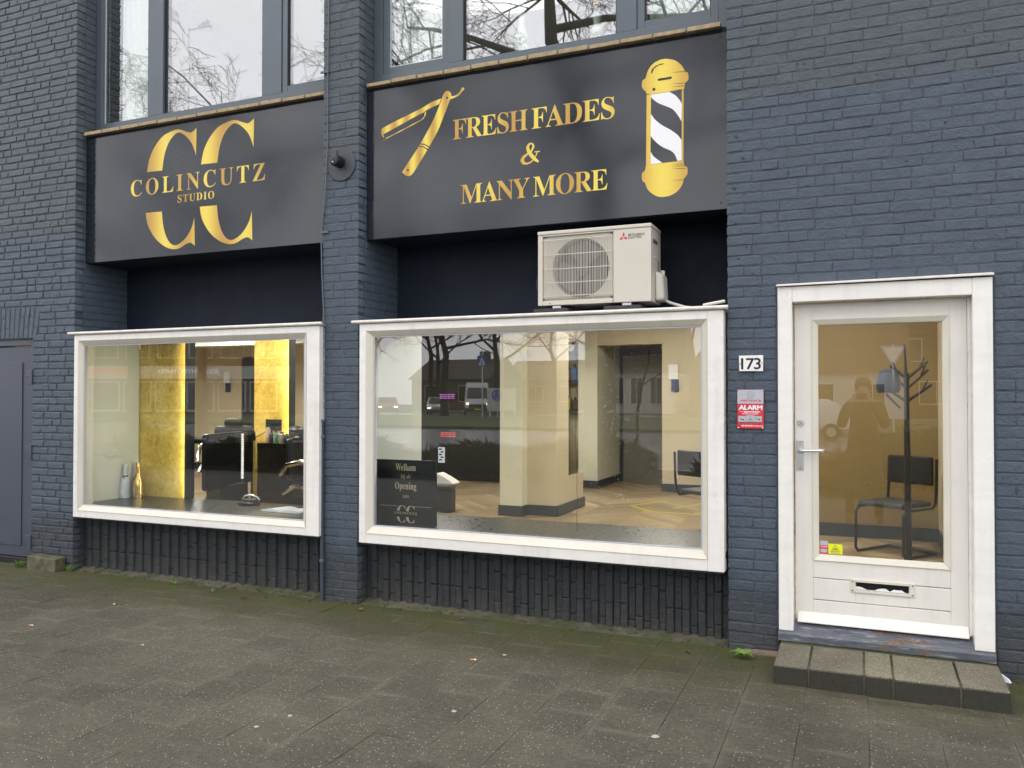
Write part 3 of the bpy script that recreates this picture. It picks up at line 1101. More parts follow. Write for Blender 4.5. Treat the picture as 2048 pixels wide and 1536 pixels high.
# ------------------------------------------------------------------ glazed door
door = thing('glazed_door', 'white wooden door with one tall glass pane and a broken letter slot', 'door', (.1, .06, .14))
dz0, dz1, dx0, dx1 = .150, 2.207, -.457, .672
MB().hexa([(dx0, -.03, dz0), (-.374, -.03, dz0), (-.374, .13, dz0), (dx0, .13, dz0), (dx0, -.03, dz1), (-.374, -.03, dz1), (-.374, .13, dz1), (dx0, .13, dz1)]).build('door_post', M['white'], door, bevel=.005)
MB().box(.573, dx1, -.03, .13, dz0, dz1).build('door_post', M['white'], door, bevel=.005)
MB().box(-.3738, .5728, -.0295, .13, 2.112, dz1).build('door_head', M['white'], door, bevel=.005)
MB().hexa([(dx0 - .006, -.052, 2.209), (dx1 + .005, -.052, 2.214), (dx1 + .005, .0, 2.218), (dx0 - .006, .0, 2.213), (dx0 - .006, -.052, 2.217), (dx1 + .005, -.052, 2.225), (dx1 + .005, .0, 2.236), (dx0 - .006, .0, 2.228)]).build('head_flashing', M['old_white'], door, bevel=.002)
# stop strip at the hinge side
MB().box(.556, .5728, .048, .128, .21, 2.111).build('stop_bead', M['white'], door, bevel=.002)
lx0, lx1, lz0, lz1 = -.366, .555, .205, 2.106
ly0, ly1 = .06, .10
gx0, gx1, gz0, gz1 = -.233, .432, .600, 1.978
MB().box(lx0, gx0 - .034, ly0, ly1, lz0, lz1).build('stile', M['door_white'], door, bevel=.002)
MB().box(gx1 + .034, lx1, ly0, ly1, lz0, lz1).build('stile', M['door_white'], door, bevel=.002)
MB().box(gx0 - .0338, gx1 + .0338, ly0, ly1, gz1 + .034, lz1).build('top_rail', M['door_white'], door, bevel=.002)
for a, b, nm in ((.4615, gz0 - .034, 'bottom_rail'), (.332, .4575, 'board'), (lz0, .328, 'board')):
    if nm == 'board' and a > .3:                           # board with the letter slot cut out
        MB().box(gx0 - .0338, -.030, ly0 + .001, ly1, a, b).build('board', M['door_white'], door, bevel=.003)
        MB().box(.252, gx1 + .0338, ly0 + .001, ly1, a, b).build('board', M['door_white'], door, bevel=.003)
        MB().box(-.0298, .2518, ly0 + .0015, ly1, a, a + .072).build('board', M['door_white'], door, bevel=.001)
    else:
        MB().box(gx0 - .0338, gx1 + .0338, ly0 + .001, ly1, a, b).build(nm, M['door_white'], door, bevel=.003)
for q in (((gx0 - .034, gz0 - .034), (gx0 - .034, gz1 + .034), (gx0, gz1), (gx0, gz0)), ((gx1 + .034, gz1 + .034), (gx1 + .034, gz0 - .034), (gx1, gz0), (gx1, gz1)),
          ((gx1 + .034, gz0 - .034), (gx0 - .034, gz0 - .034), (gx0, gz0), (gx1, gz0)), ((gx0 - .034, gz1 + .034), (gx1 + .034, gz1 + .034), (gx1, gz1), (gx0, gz1))):
    p = [(q[0][0], .051, q[0][1]), (q[1][0], .051, q[1][1]), (q[2][0], .066, q[2][1]), (q[3][0], .066, q[3][1])]
    p += [(a, .088, c) for a, _, c in p]
    MB().add(p, [(0, 1, 2, 3), (7, 6, 5, 4), (0, 4, 5, 1), (1, 5, 6, 2), (2, 6, 7, 3), (3, 7, 4, 0)]).build('glazing_bead', M['cream'], door, bevel=.002, seg=1)
MB().box(gx0 - .005, gx1 + .005, .078, .084, gz0 - .005, gz1 + .005).build('pane', M['glass_door'], door)
# letter slot: brass-cream surround, dark opening, torn edge
ls = MB()
sx0, sx1, sz0, sz1 = -.0575, .2805, .394, .4705
ls.box(sx0, -.034, .052, .061, sz0, sz1).box(.256, sx1, .052, .061, sz0, sz1).box(-.0338, .2558, .0522, .061, sz0, .409).box(-.0338, .2558, .0522, .061, .455, sz1)
slot = ls.build('letter_slot', M['cream'], door, bevel=.002)
MB().box(-.0338, .2558, .098, .102, .40, .46).build('opening', M['black'], slot)
r = random.Random(2)
pts = [(-.0335, .4092)]
for i in range(15):
    x = -.033 + i * .288 / 14
    pts.append((x, .4095 + (.012 + .006 * r.random() if (i < 3 or 5 < i < 13 and i != 9) else .002)))
pts.append((.2555, .4092))
MB().prism(pts, .070, .0715).build('torn_flap', M['white_print'], slot)
for x in (sx0 + .010, sx1 - .010):
    for z in (.405, .459):
        MB().lathe([(.004, 0), (.004, .0025)], (x, .052, z), 8, 'y').build('screw', M['dark_metal'], slot)
# weather board and threshold
MB().prism_x([(.059, .254), (.056, .254), (.020, .202), (.020, .196), (.059, .196)], lx0 + .012, lx1 - .002).build('weather_board', M['door_white'], door, bevel=.003)


def make_threshold():
    t = MT('threshold_paint', (0.10, 0.12, 0.16), 0.45)
    p = t.pos('world')
    wear = t.ramp(t.noise(9, 6, 0.7, p, (1, 6, 6)), [(0.35, (0.060, 0.067, 0.082)), (0.55, (0.11, 0.12, 0.14)), (0.72, (0.30, 0.32, 0.36))])
    f = t.math('MULTIPLY', t.maprange(t.axis(0, p), .02, .12), t.maprange(t.axis(0, p), .42, .30))
    peel = t.math('MULTIPLY', t.math('GREATER_THAN', t.noise(11, 6, 0.7, p, (1, 4, 4)), 0.53), f)
    t.color(t.mix(peel, wear, t.ramp(t.noise(60, 4), [(0.3, (0.07, 0.035, 0.02)), (0.7, (0.24, 0.14, 0.08))])))
    t.bump(t.noise(50, 5, 0.7, p, (1, 8, 8)), 0.5, 0.004)
    return t.m


MB().prism_x([(.10, .19), (.052, .19), (-.036, .142), (-.044, .134), (-.044, .092), (.10, .085)], dx0 - .003, dx1 + .003).build('threshold', make_threshold(), door, bevel=.003)
# cylinder lock, plate and lever
lk = MB().lathe([(.0195, 0), (.0195, .006), (.016, .010), (.009, .010), (.009, .014)], (-.334, .06, 1.388), 20, 'y').build('cylinder_lock', M['steel'], door, smooth=True)
MB().box(-.3355, -.3325, .0445, .047, 1.383, 1.393).build('keyhole', M['black'], lk)
pl = MB().box(-.358, -.317, .054, .0605, 1.102, 1.284).build('handle_plate', M['steel'], door, bevel=.002)
MB().tube([(-.338, .056, 1.221), (-.338, .028, 1.221), (-.333, .016, 1.222), (-.32, .010, 1.222), (-.225, .010, 1.2245), (-.212, .014, 1.2245), (-.206, .028, 1.2245), (-.206, .04, 1.2245)], [.012, .0105, .0095, .009, .009, .009, .0088, .008], 12).build('door_handle', M['steel'], pl, smooth=True)
for z in (1.113, 1.272):
    MB().lathe([(.004, 0), (.004, .0015)], (-.3375, .0538, z), 8, 'y').build('screw', M['chrome'], pl)
# stickers low on the pane
st = MB().box(-.228, -.183, .0765, .0778, .606, .682).build('warning_sticker', M['red'], door)
MB().box(-.2278, -.1832, .0758, .0764, .656, .682).build('sticker_head', M['light_grey'], st)
lettering('lettering', 'ALARM', M['white_print'], -.225, -.187, .643, .653, .0764, st, 1, .01)
MB().box(-.2245, -.1875, .0758, .0764, .613, .634).build('sticker_field', M['light_grey'], st)
st = MB().box(-.181, -.103, .0765, .0778, .607, .667).build('warning_sticker', M['yellow_print'], door)
MB().prism([(-.142, .662), (-.163, .630), (-.121, .630)], .0758, .0764).build('warning_triangle', M['grey_print'], st)
MB().prism([(-.142, .658), (-.159, .632), (-.125, .632)], .0752, .0757).build('triangle_field', M['yellow_print'], st)
MB().box(-.150, -.143, .0748, .0751, .634, .642).box(-.141, -.134, .0748, .0751, .634, .642).box(-.143, -.141, .0748, .0751, .634, .637).build('camera_symbol', M['grey_print'], st)
lettering('lettering', 'CAMERABEWAKING', M['grey_print'], -.170, -.114, .620, .6255, .0764, st, 1, .015)
MB().box(-.166, -.118, .0758, .0764, .612, .6145).build('line', M['grey_print'], st)

# ------------------------------------------------------------------ step of stone pieces
step = thing('doorstep', 'mossy stone step of worn slabs under the white door', 'step', (.11, -.3, 0))
cuts = [-.440, -.262, .010, .148, .455, .672]
topz = [.100, .102, .103, .101, .104]
for i in range(5):
    a, b = cuts[i] + (.0035 if i else 0), cuts[i + 1] - .0035
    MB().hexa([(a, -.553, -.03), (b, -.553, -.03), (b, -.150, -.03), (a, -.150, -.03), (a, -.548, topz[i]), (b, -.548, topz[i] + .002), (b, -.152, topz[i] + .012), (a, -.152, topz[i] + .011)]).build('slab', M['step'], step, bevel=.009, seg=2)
for i, z in ((0, .097), (1, .103), (2, .100), (3, .095)):
    MB().box(cuts[i + 1] - .008, cuts[i + 1] + .008, -.543, -.16, -.03, z).build('joint_fill', M['joint'], step)
MB().hexa([(-.442, -.1490, -.03), (.672, -.1490, -.03), (.672, -.0, -.03), (-.442, -.0, -.03), (-.442, -.1490, .104), (.672, -.1490, .106), (.672, -.046, .091), (-.442, -.046, .091)]).build('moss_strip', M['moss'], step, bevel=.004)

# ------------------------------------------------------------------ house number and alarm plate
t = thing('house_number_plate', 'white enamel plate with the black number 173', 'sign', (-.615, -.01, 1.70))
pts = [(-.686, 1.798), (-.6845, 1.703), (-.5435, 1.7015), (-.5425, 1.7995)]
MB().prism(pts, -.0175, -.008).build('plate', M['enamel'], t, bevel=.002)
lettering('lettering', '173', M['black'], -.673, -.556, 1.7125, 1.783, -.0175, t, .88, .016)
for x, z in ((-.678, 1.748), (-.550, 1.751)):
    MB().lathe([(.0035, 0), (.0035, .002)], (x, -.0175, z), 8, 'y').build('screw', M['dark_metal'], t)

t = thing('alarm_sign', 'small red and grey alarm plate screwed to the bricks below the house number', 'sign', (-.619, -.01, 1.35))
ax0, ax1, az0, az1 = -.697, -.541, 1.352, 1.590
MB().box(ax0, ax1, -.0155, -.0085, az0, az1).build('plate', M['red'], t, bevel=.002)
MB().box(ax0 + .0015, ax1 - .0015, -.0163, -.0157, 1.504, az1 - .0015).build('grey_field', M['light_grey'], t)
cx_, cz_ = -.619, 1.556
ring = []
for i in range(40):
    a = 2 * pi * i / 40 + pi / 2
    rr = .021 + .0028 * cos(5 * (a - pi / 2))
    ring.append((cx_ + rr * cos(a), -.0167, cz_ + rr * sin(a)))
MB().tube(ring + [ring[0]], .0007, 4, False).build('emblem', M['grey_print'], t)
MB().tube([(cx_ + .0095 * cos(i * pi / 8), -.0167, cz_ + .0095 * sin(i * pi / 8)) for i in range(17)], .0007, 4, False).build('emblem', M['grey_print'], t)
lettering('lettering', 'verisure', M['red'], -.681, -.556, 1.5155, 1.5335, -.0163, t, 1.15, .022)
lettering('lettering', 'ALARM', M['white_print'], -.689, -.548, 1.4655, 1.4945, -.0155, t, .95, .045)
lettering('lettering', 'MET', M['white_print'], -.680, -.663, 1.4525, 1.457, -.0155, t, 1, .02)
lettering('lettering', 'zerovision', M['white_print'], -.660, -.562, 1.4495, 1.460, -.0155, t, 1, .035)
lettering('lettering', 'EN POLITIE LIVE HIER', M['white_print'], -.667, -.573, 1.4385, 1.4455, -.0155, t, 1, .02)
for i, x in enumerate((-.668, -.619, -.574)):
    w_ = .022 if i != 1 else .025
    ic = MB().box(x - w_, x + w_, -.0163, -.0156, 1.393, 1.428 + (.005 if i == 1 else 0)).build('icon_field', M['light_grey'], t)
    MB().box(x - w_ + .004, x + w_ - .004, -.0163, -.0156, 1.386, 1.3915).build('icon_caption', M['grey_print'], ic)
    if i == 1:
        MB().tube([(x - .018, -.0168, 1.398), (x, -.0168, 1.430), (x + .018, -.0168, 1.398), (x - .018, -.0168, 1.398)], .0007, 4).build('icon', M['grey_print'], ic)
        MB().box(x - .005, x + .006, -.0169, -.0164, 1.405, 1.411).build('icon', M['grey_print'], ic)
    elif i == 0:
        MB().prism([(x - .015, 1.414), (x + .010, 1.408), (x + .016, 1.400), (x + .002, 1.402), (x - .012, 1.408)], -.0169, -.0164).build('icon', M['grey_print'], ic)
    else:
        MB().prism([(x - .014, 1.418), (x - .002, 1.412), (x - .006, 1.404)], -.0169, -.0164).prism([(x + .001, 1.410), (x + .012, 1.416), (x + .012, 1.400), (x + .006, 1.403)], -.0169, -.0164).build('icon', M['grey_print'], ic)
lettering('lettering', '088 208 88 88', M['white_print'], -.672, -.606, 1.3645, 1.3735, -.0155, t, 1, .03)
lettering('lettering', 'verisure.nl', M['white_print'], -.601, -.547, 1.3645, 1.3735, -.0155, t, 1, .02)
for x in (ax0 + .006, ax1 - .006):
    MB().lathe([(.004, 0), (.004, .002)], (x, -.0155, 1.357), 8, 'y').build('screw', M['white_print'], t)
    MB().lathe([(.004, 0), (.004, .002)], (x, -.0165, 1.584), 8, 'y').build('screw', M['light_grey'], t)

# ------------------------------------------------------------------ air conditioner outdoor unit
ac = thing('air_conditioner', 'cream outdoor air conditioner unit standing on the roof of the right display window', 'air conditioner', (-1.63, .14, 2.115))
ax0, ax1, ay0, ay1, az0, az1 = -2.017, -1.236, .0, .275, 2.162, 2.640
gx0, gx1, gz0, gz1 = -1.982, -1.487, 2.193, 2.630
fcx, fcz, fr = -1.717, 2.408, .199
sh = MB()
sh.box(gx1 + .0, ax1, ay0, ay1, az0, az1)                                   # blank right part of the casing
sh.box(ax0, gx1 - .0004, ay0 + .11, ay1, az0, az1)                           # body behind the fan
sh.box(ax0, gx0, ay0, ay0 + .1098, az0, az1)
sh.box(gx0 + .0002, gx1 - .0004, ay0, ay0 + .1098, az0, gz0)
sh.box(gx0 + .0002, gx1 - .0004, ay0, ay0 + .1098, gz1, az1)
case = sh.build('casing', M['ac_white'], ac, bevel=.004)
MB().box(ax0 - .003, ax1 + .003, ay0 - .004, ay1 + .003, az1 + .0015, az1 + .027).build('lid', M['ac_white'], ac, bevel=.006)
N = 64
m = MB()
ci, sq = [], []
for i in range(N):
    a = 2 * pi * i / N
    c_, s_ = cos(a), sin(a)
    ci.append((fcx + fr * c_, fcz + fr * s_))
    k_ = 1e9
    for d, lim in ((c_, gx1 - .001 - fcx if c_ > 0 else gx0 + .001 - fcx), (s_, gz1 - .001 - fcz if s_ > 0 else gz0 + .001 - fcz)):
        if abs(d) > 1e-6:
            k_ = min(k_, lim / d)
    sq.append((fcx + k_ * c_, fcz + k_ * s_))
yF = ay0 + .016
vs = [(x, yF, z) for x, z in sq] + [(x, yF, z) for x, z in ci] + [(x, yF + .08, z) for x, z in ci]
fs = []
for i in range(N):
    j = (i + 1) % N
    fs += [(j, i, i + N, j + N), (j + N, i + N, i + 2 * N, j + 2 * N)]
m.add(vs, fs)
m.build('fan_ring', M['ac_white'], ac, smooth=30)
MB().lathe([(fr + .004, 0), (fr + .004, .004)], (fcx, yF + .085, fcz), 48, 'y').build('fan_well', M['black_plastic'], ac)
fan = MB().lathe([(.045, 0), (.045, .03), (.03, .036)], (fcx, yF + .06, fcz), 20, 'y').build('fan', M['grey_blade'], ac, smooth=True)
for kk in range(3):
    a0 = kk * 2 * pi / 3 + .5
    p0, p1 = [], []
    for i in range(9):
        a = a0 + i * 1.55 / 8
        p0.append((fcx + .042 * cos(a), yF + .055 - .012 * i / 8, fcz + .042 * sin(a)))
        rr = .186 - .02 * abs(i - 4) / 4
        p1.append((fcx + rr * cos(a + .2), yF + .062 - .030 * i / 8, fcz + rr * sin(a + .2)))
    vs = p0 + p1 + [(x, y + .003, z) for x, y, z in p0 + p1]
    fs = [(i, i + 1, i + 10, i + 9) for i in range(8)] + [(i + 27, i + 28, i + 19, i + 18) for i in range(8)]
    MB().add(vs, fs).build('fan_blade', M['grey_blade'], fan, smooth=True)
nb = 44
r = random.Random(4)
for i in range(nb + 1):
    x = gx0 + .012 + i * (gx1 - gx0 - .024) / nb + r.uniform(-.0012, .0012)
    MB().tube([(x, ay0 + .014, gz1 - .006), (x, ay0 - .004, gz1 - .018), (x, ay0 - .004, gz0 + .018), (x, ay0 + .014, gz0 + .006)], .0021, 5).build('grille_bar', M['ac_white'], ac)
for z in (2.602, 2.503, 2.406, 2.313, 2.224):
    MB().tube([(gx0 + .006, ay0 - .003, z), (gx1 - .004, ay0 - .003, z)], .0030, 6).build('grille_rail', M['ac_white'], ac)
for x, z in ((-1.970, 2.202), (-1.500, 2.204), (-1.970, 2.622), (-1.500, 2.622)):
    MB().lathe([(.005, 0), (.005, .004)], (x, ay0 - .001, z), 8, 'y').build('screw', M['dark_metal'], ac)
for x in (-1.93, -1.49):
    MB().lathe([(.0035, 0), (.0035, .003)], (x, ay0 - .0002, 2.175), 8, 'y').build('screw', M['dark_metal'], ac)
# badge: three lozenges and two lines of lettering
bx_, bz_ = -1.4175, 2.588
for a in (90, 210, 330):
    d = Vector((cos(radians(a)), sin(radians(a))))
    n_ = Vector((-d.y, d.x))
    L_ = .0325
    q = [Vector((bx_, bz_)), Vector((bx_, bz_)) + d * L_ / 2 + n_ * L_ / 3.46, Vector((bx_, bz_)) + d * L_, Vector((bx_, bz_)) + d * L_ / 2 - n_ * L_ / 3.46]
    outline('lozenge', [tuple(v) for v in q], M['pink_red'], ac, ay0 - .0002, .0008)
lettering('lettering', 'MITSUBISHI', M['grey_print'], -1.386, -1.279, 2.591, 2.607, ay0 - .0002, ac, .95, .012)
lettering('lettering', 'ELECTRIC', M['grey_print'], -1.386, -1.294, 2.5735, 2.589, ay0 - .0002, ac, .95, .012)
# side: handle recess, louvres and the valve cover
MB().box(ax1 - .004, ax1 + .0015, .055, .185, 2.575, 2.592).build('hand_grip', M['ac_white'], ac, bevel=.001)
MB().box(ax1 - .004, ax1 + .0008, .06, .18, 2.548, 2.574).build('grip_recess', M['grey_blade'], ac)
MB().box(ax1 - .004, ax1 + .004, .10, .16, 2.455, 2.468).build('side_clip', M['ac_white'], ac, bevel=.001)
for i in range(6):
    MB().box(ax1 - .002, ax1 + .001, .19, .225, 2.385 + i * .012, 2.391 + i * .012).build('louvre', M['black_plastic'], ac)
MB().hexa([(ax1 + .0005, .10, 2.172), (ax1 + .058, .12, 2.180), (ax1 + .058, .262, 2.180), (ax1 + .0005, .272, 2.172), (ax1 + .0005, .10, 2.375), (ax1 + .050, .13, 2.350), (ax1 + .050, .262, 2.350), (ax1 + .0005, .272, 2.380)]).build('valve_cover', M['ac_white'], ac, bevel=.02, seg=3)
MB().lathe([(.016, 0), (.016, .03), (.010, .034)], (ax1 + .03, .2, 2.35), 12).build('valve_cap', M['ac_white'], ac, smooth=True)
for x in (-1.885, -1.400):
    MB().box(x - .03, x + .03, .01, .26, 2.141, 2.1615).build('foot', M['steel'], ac, bevel=.003)
for x0_, x1_, nm in ((-2.045, -1.80, 0), (-1.55, -1.30, 1)):
    t = thing('rubber_mat', ('grey rubber strip under the left foot of the air conditioner', 'grey rubber strip under the right foot of the air conditioner')[nm], 'rubber mat', ((x0_ + x1_) / 2, .1, 2.096), 'rubber strips under the air conditioner')
    MB().box(x0_, x1_, -.012, .29, 2.0955, 2.1405).build('strip', worn('rubber%d' % nm, (.055, .056, .06), .95, .4, 120, bump=.8, bscale=300), t, bevel=.004)
MB().tube([(-1.20, .22, 2.19), (-1.15, .20, 2.165), (-1.05, .16, 2.13), (-.94, .12, 2.112), (-.83, .05, 2.108)], .010, 10).build('drain_pipe', M['old_white'], ac, smooth=True)
t = MB().tube([(-2.01, .20, 2.43), (-2.05, .22, 2.45), (-2.10, .25, 2.43), (-2.13, .27, 2.37), (-2.12, .27, 2.31), (-2.07, .25, 2.275), (-2.02, .22, 2.275)], .007, 8).build('power_cable', M['dark_metal'], ac, smooth=True)
MB().box(ax0 - .008, ax0 - .0005, .17, .23, 2.38, 2.53).build('end_plate', M['ac_white'], ac, bevel=.002)

# ------------------------------------------------------------------ grey side door
t = thing('side_door', 'flush blue grey metal side door with three hinges', 'door', (-7.5, .05, .03))
x0_, x1_ = -7.99, -6.988
m = MB()
m.box(x1_ - .055, x1_, .028, .10, .03, 2.074).box(x0_, x1_ - .0552, .0284, .10, 2.015, 2.074)
m.build('frame', M['side_door'], t, bevel=.004)
MB().box(x0_ + .02, x1_ - .060, .045, .09, .06, 2.006).build('door_leaf', M['side_door'], t, bevel=.003)
MB().box(x0_ + .14, x1_ - .18, .036, .0452, .16, 1.86).build('panel', M['side_door'], t, bevel=.002)
MB().box(x0_, x1_, .02, .10, .0, .055).build('rubber_sill', M['black_plastic'], t, bevel=.004)
for z in (1.73, 1.04, .22):
    h = MB().box(x1_ - .028, x1_ + .012, -.012, .03, z - .075, z + .06).build('hinge', M['side_door'], t, bevel=.004)
    MB().box(x1_ - .085, x1_ - .0285, .0, .0278, z - .012, z + .05).build('hinge_leaf', M['side_door'], h, bevel=.003)
t = thing('concrete_block', 'small mossy concrete block on the ground at the side door', 'block', (-6.71, -.09, 0))
MB().hexa([(-6.86, -.135, -.02), (-6.525, -.115, -.02), (-6.53, -.004, -.02), (-6.87, -.004, -.02), (-6.855, -.130, .122), (-6.52, -.112, .112), (-6.525, -.006, .116), (-6.865, -.006, .124)]).build('block', worn('mossy_concrete', (.10, .095, .055), .95, .45, 14, bump=.8, bscale=70), t, bevel=.008)

# ------------------------------------------------------------------ pier fittings
M['fixture'] = worn('fixture_paint', (.050, .060, .072), .55, .1, 8)
t = thing('wall_fixture', 'dark round back plate with a small drum fixture on the pier', 'wall fixture', (-3.61, -.01, 3.3))
MB().lathe([(.124, 0), (.124, .004), (.120, .007)], (-3.610, -.0035, 3.301), 40, 'y').build('back_plate', M['fixture'], t, smooth=30)
MB().lathe([(.040, 0), (.044, .01), (.044, .075), (.039, .088), (.026, .092)], (-3.617, -.0108, 3.318), 24, 'y').build('drum', M['black_plastic'], t, smooth=30)
MB().tube([(-3.617, -.06, 3.366), (-3.620, -.06, 3.385), (-3.610, -.06, 3.395), (-3.600, -.06, 3.385), (-3.604, -.06, 3.366)], .005, 8).build('ring', M['dark_metal'], t, smooth=True)
MB().lathe([(.006, 0), (.004, .004)], (-3.622, -.103, 3.30), 8, 'y').build('lens', M['white_print'], t)
cab = thing('wall_cable', 'thin dark cable running down the left edge of the pier', 'cable', (-3.74, -.012, 2.2))
MB().tube([(-3.724, -.010, 5.9), (-3.727, -.010, 4.58), (-3.735, -.012, 3.9), (-3.734, -.010, 3.50), (-3.748, -.016, 3.12), (-3.776, -.010, 2.93), (-3.792, -.006, 2.78), (-3.786, -.006, 2.5), (-3.766, -.010, 2.2), (-3.768, -.010, 1.8), (-3.770, -.012, 1.33)], .0055, 6).build('cable', M['anthracite'], cab, smooth=True)
for z in (4.03, 2.80):
    MB().box(-3.80, -3.725, -.016, -.006, z - .008, z + .008).build('clip', M['anthracite'], cab)
pp = thing('conduit_pipe', 'thin dark blue pipe standing against the left edge of the pier', 'pipe', (-3.765, -.02, 0))
MB().tube([(-3.768, -.016, 1.36), (-3.768, -.016, .7), (-3.764, -.018, -.02)], .0150, 12).build('pipe', worn('conduit', (.045, .058, .078), .4, .1, 6), pp, smooth=True)
for z in (1.36, 1.24, .30):
    MB().lathe([(.019, -.012), (.021, -.006), (.021, .006), (.019, .012)], (-3.767, -.0165, z), 12).build('pipe_clip', M['anthracite'], pp, smooth=True)

# ------------------------------------------------------------------ ground
struct(MB().box(-90, 90, -120, .4, -.30, -.052).build('ground', M['asphalt']))
pave = tag(MB().box(-14, 8, -8.2, .4, -.0518, -.0055).build('pavement', M['joint']), kind='structure')
r = random.Random(31)
TV = []
for _ in range(6):
    bm = bmesh.new()
    h = .1495
    b = MB().box(-h, h, -h, h, -.045, 0)
    me = bpy.data.meshes.new('tile')
    me.from_pydata(b.v, [], b.f)
    bm.from_mesh(me)
    es = [e for e in bm.edges if all(v.co.z > -.01 for v in e.verts)]
    bmesh.ops.bevel(bm, geom=es, offset=.0025, segments=1, affect='EDGES')
    for v in bm.verts:
        if v.co.z > -.03:
            v.co.x += r.uniform(-.0018, .0018)
            v.co.y += r.uniform(-.0018, .0018)
            v.co.z += r.uniform(-.0008, .0008)
    bm.to_mesh(me)
    bm.free()
    me.materials.append(M['tile'])
    TV.append(me)
tiles = []
nx = 0
x = -13.6
while x < 7.8:
    off = (.15 if nx % 2 else 0) + r.uniform(-.006, .006)
    y = -.152 - off
    first = y + .15
    if first < -.03 or off > .1:
        tiles.append((x, (first - 0.0) / 2, (0 - first - .004) / .2956 if off > .1 else .001))
    while y > -8.1:
        tiles.append((x, y, 1.0))
        y -= .3
    x += .2995
    nx += 1
tl = []
for tx, ty, sy in tiles:
    if sy < .2:
        continue
    if -.46 < tx < .70 and ty > -.56:
        if not (-.46 < tx < -.42 or .66 < tx):
            continue
    # the ground sheet climbs a little towards the left end of the front
    w = in_view((tx, ty, 0), .25)
    tl.append((w if w is not None else 1e3 + abs(tx) + abs(ty), tx, ty, sy))
tl.sort()
rest = MB()
for i, (w, tx, ty, sy) in enumerate(tl):
    me = r.choice(TV)
    zz = r.gauss(0, .0007)
    rot = Matrix.Rotation(r.gauss(0, .0028), 4, 'X') @ Matrix.Rotation(r.gauss(0, .0028), 4, 'Y') @ Matrix.Rotation(r.gauss(0, .0025) + r.choice((0, pi)), 4, 'Z')
    if r.random() < .07:
        zz -= .0035
    if i < 300 and w < 1e3:
        o = bpy.data.objects.new('tile', me)
        COL.objects.link(o)
        o.location = (tx, ty, zz)
        o.rotation_euler = rot.to_euler()
        o.scale = (1, sy, 1)
        attach(o, pave)
    else:
        mt = Matrix.Translation((tx, ty, zz)) @ rot @ Matrix.Diagonal((1, sy, 1, 1))
        rest.add([mt @ v.co for v in me.vertices], [tuple(p.vertices) for p in me.polygons])
o = rest.build('tile', M['tile_rest'], pave)
o['kind'] = 'stuff'

# ------------------------------------------------------------------ interior of the shop
ZF = .12
M['wall_cream'] = worn('cream_wall', (0.68, 0.67, 0.55), 0.6, 0.03, 2)
M['wall_tan'] = worn('tan_wall', (0.57, 0.50, 0.36), 0.6, 0.03, 2)
M['wall_brown'] = worn('ochre_wall', (0.21, 0.145, 0.057), 0.6, 0.05, 1.5)
M['wall_pale'] = worn('pale_wall', (0.56, 0.59, 0.56), 0.6, 0.03, 2)
M['skirting'] = worn('skirting', (0.035, 0.042, 0.055), 0.4, 0.1, 5)
M['counter'] = worn('counter_top', (0.021, 0.022, 0.024), 0.32, 0.2, 7)
M['dark_wall'] = worn('dark_wall', (0.012, 0.012, 0.012), 0.5, 0.2, 3)
M['int_white'] = worn('plaster_white', (0.7, 0.7, 0.66), 0.7, 0.03, 2)


def make_floor():
    t = MT('herringbone_floor', (0.4, 0.28, 0.14), 0.38)
    p = t.pos('world')
    u, v = t.axis(0, p), t.axis(1, p)
    a = t.math('ADD', u, v)
    b = t.math('SUBTRACT', u, v)
    # two families of boards in alternating zigzag strips
    strip = t.math('FLOOR', t.math('MULTIPLY', u, 1.6))
    alt = t.math('MODULO', t.math('ABSOLUTE', strip), 2.0)
    c = t.mix(alt, a, b)
    row = t.math('FLOOR', t.math('MULTIPLY', c, 5.5))
    wn_ = t.n.new('ShaderNodeTexWhiteNoise')
    cm = t.n.new('ShaderNodeCombineXYZ')
    t.l.new(row, cm.inputs[0])
    t.l.new(strip, cm.inputs[1])
    t.l.new(cm.outputs[0], wn_.inputs['Vector'])
    tone = t.ramp(wn_.outputs['Value'], [(0.0, (0.21, 0.145, 0.08)), (1.0, (0.46, 0.35, 0.21))])
    fr_ = t.math('FRACT', t.math('MULTIPLY', c, 5.5))
    seam = t.math('LESS_THAN', fr_, 0.05)
    tone = t.mix(t.math('MULTIPLY', seam, .6), tone, (0.10, 0.07, 0.04))
    tone = t.mix(t.ramp(t.noise(14, 5, 0.7, p), [(0.4, 0.0), (0.7, 0.5)]), tone, (0.22, 0.15, 0.08))
    t.color(tone)
    return t.m


M['floor'] = make_floor()
struct(MB().box(-13.5, 2.6, .13, 9.6, ZF - .16, ZF).build('interior_floor', M['floor']))
struct(MB().box(-13.5, 2.6, .752, 9.6, 2.75, 3.0).build('interior_ceiling', M['int_white']))
struct(MB().box(XL + .0, XR, .02, .5695, 2.072, 2.0828).build('bay_ceiling', M['int_white']))
bw = MB()
bw.box(-13.5, -10.97, 7.3, 7.5, ZF, 2.75).box(-10.15, -7.62, 7.3, 7.5, ZF, 2.75).box(-10.9698, -10.1502, 7.3, 7.5, 2.30, 2.75)
bw.box(-2.735, -1.3, 7.0, 7.2, ZF, 2.75).box(-3.745, -2.7352, 7.0, 7.2, 2.335, 2.75).box(-5.05, -4.46, 7.3, 7.5, ZF, 2.75).box(-4.4598, -4.06, 7.6, 7.8, ZF, 2.75)
struct(bw.build('interior_wall', M['wall_tan']))
struct(MB().box(-4.055, -3.747, 7.0, 8.3, ZF, 2.75).build('interior_wall', M['wall_cream']))
struct(MB().box(-7.615, -5.055, 7.25, 7.5, ZF, 2.75).build('interior_wall', M['dark_wall']))
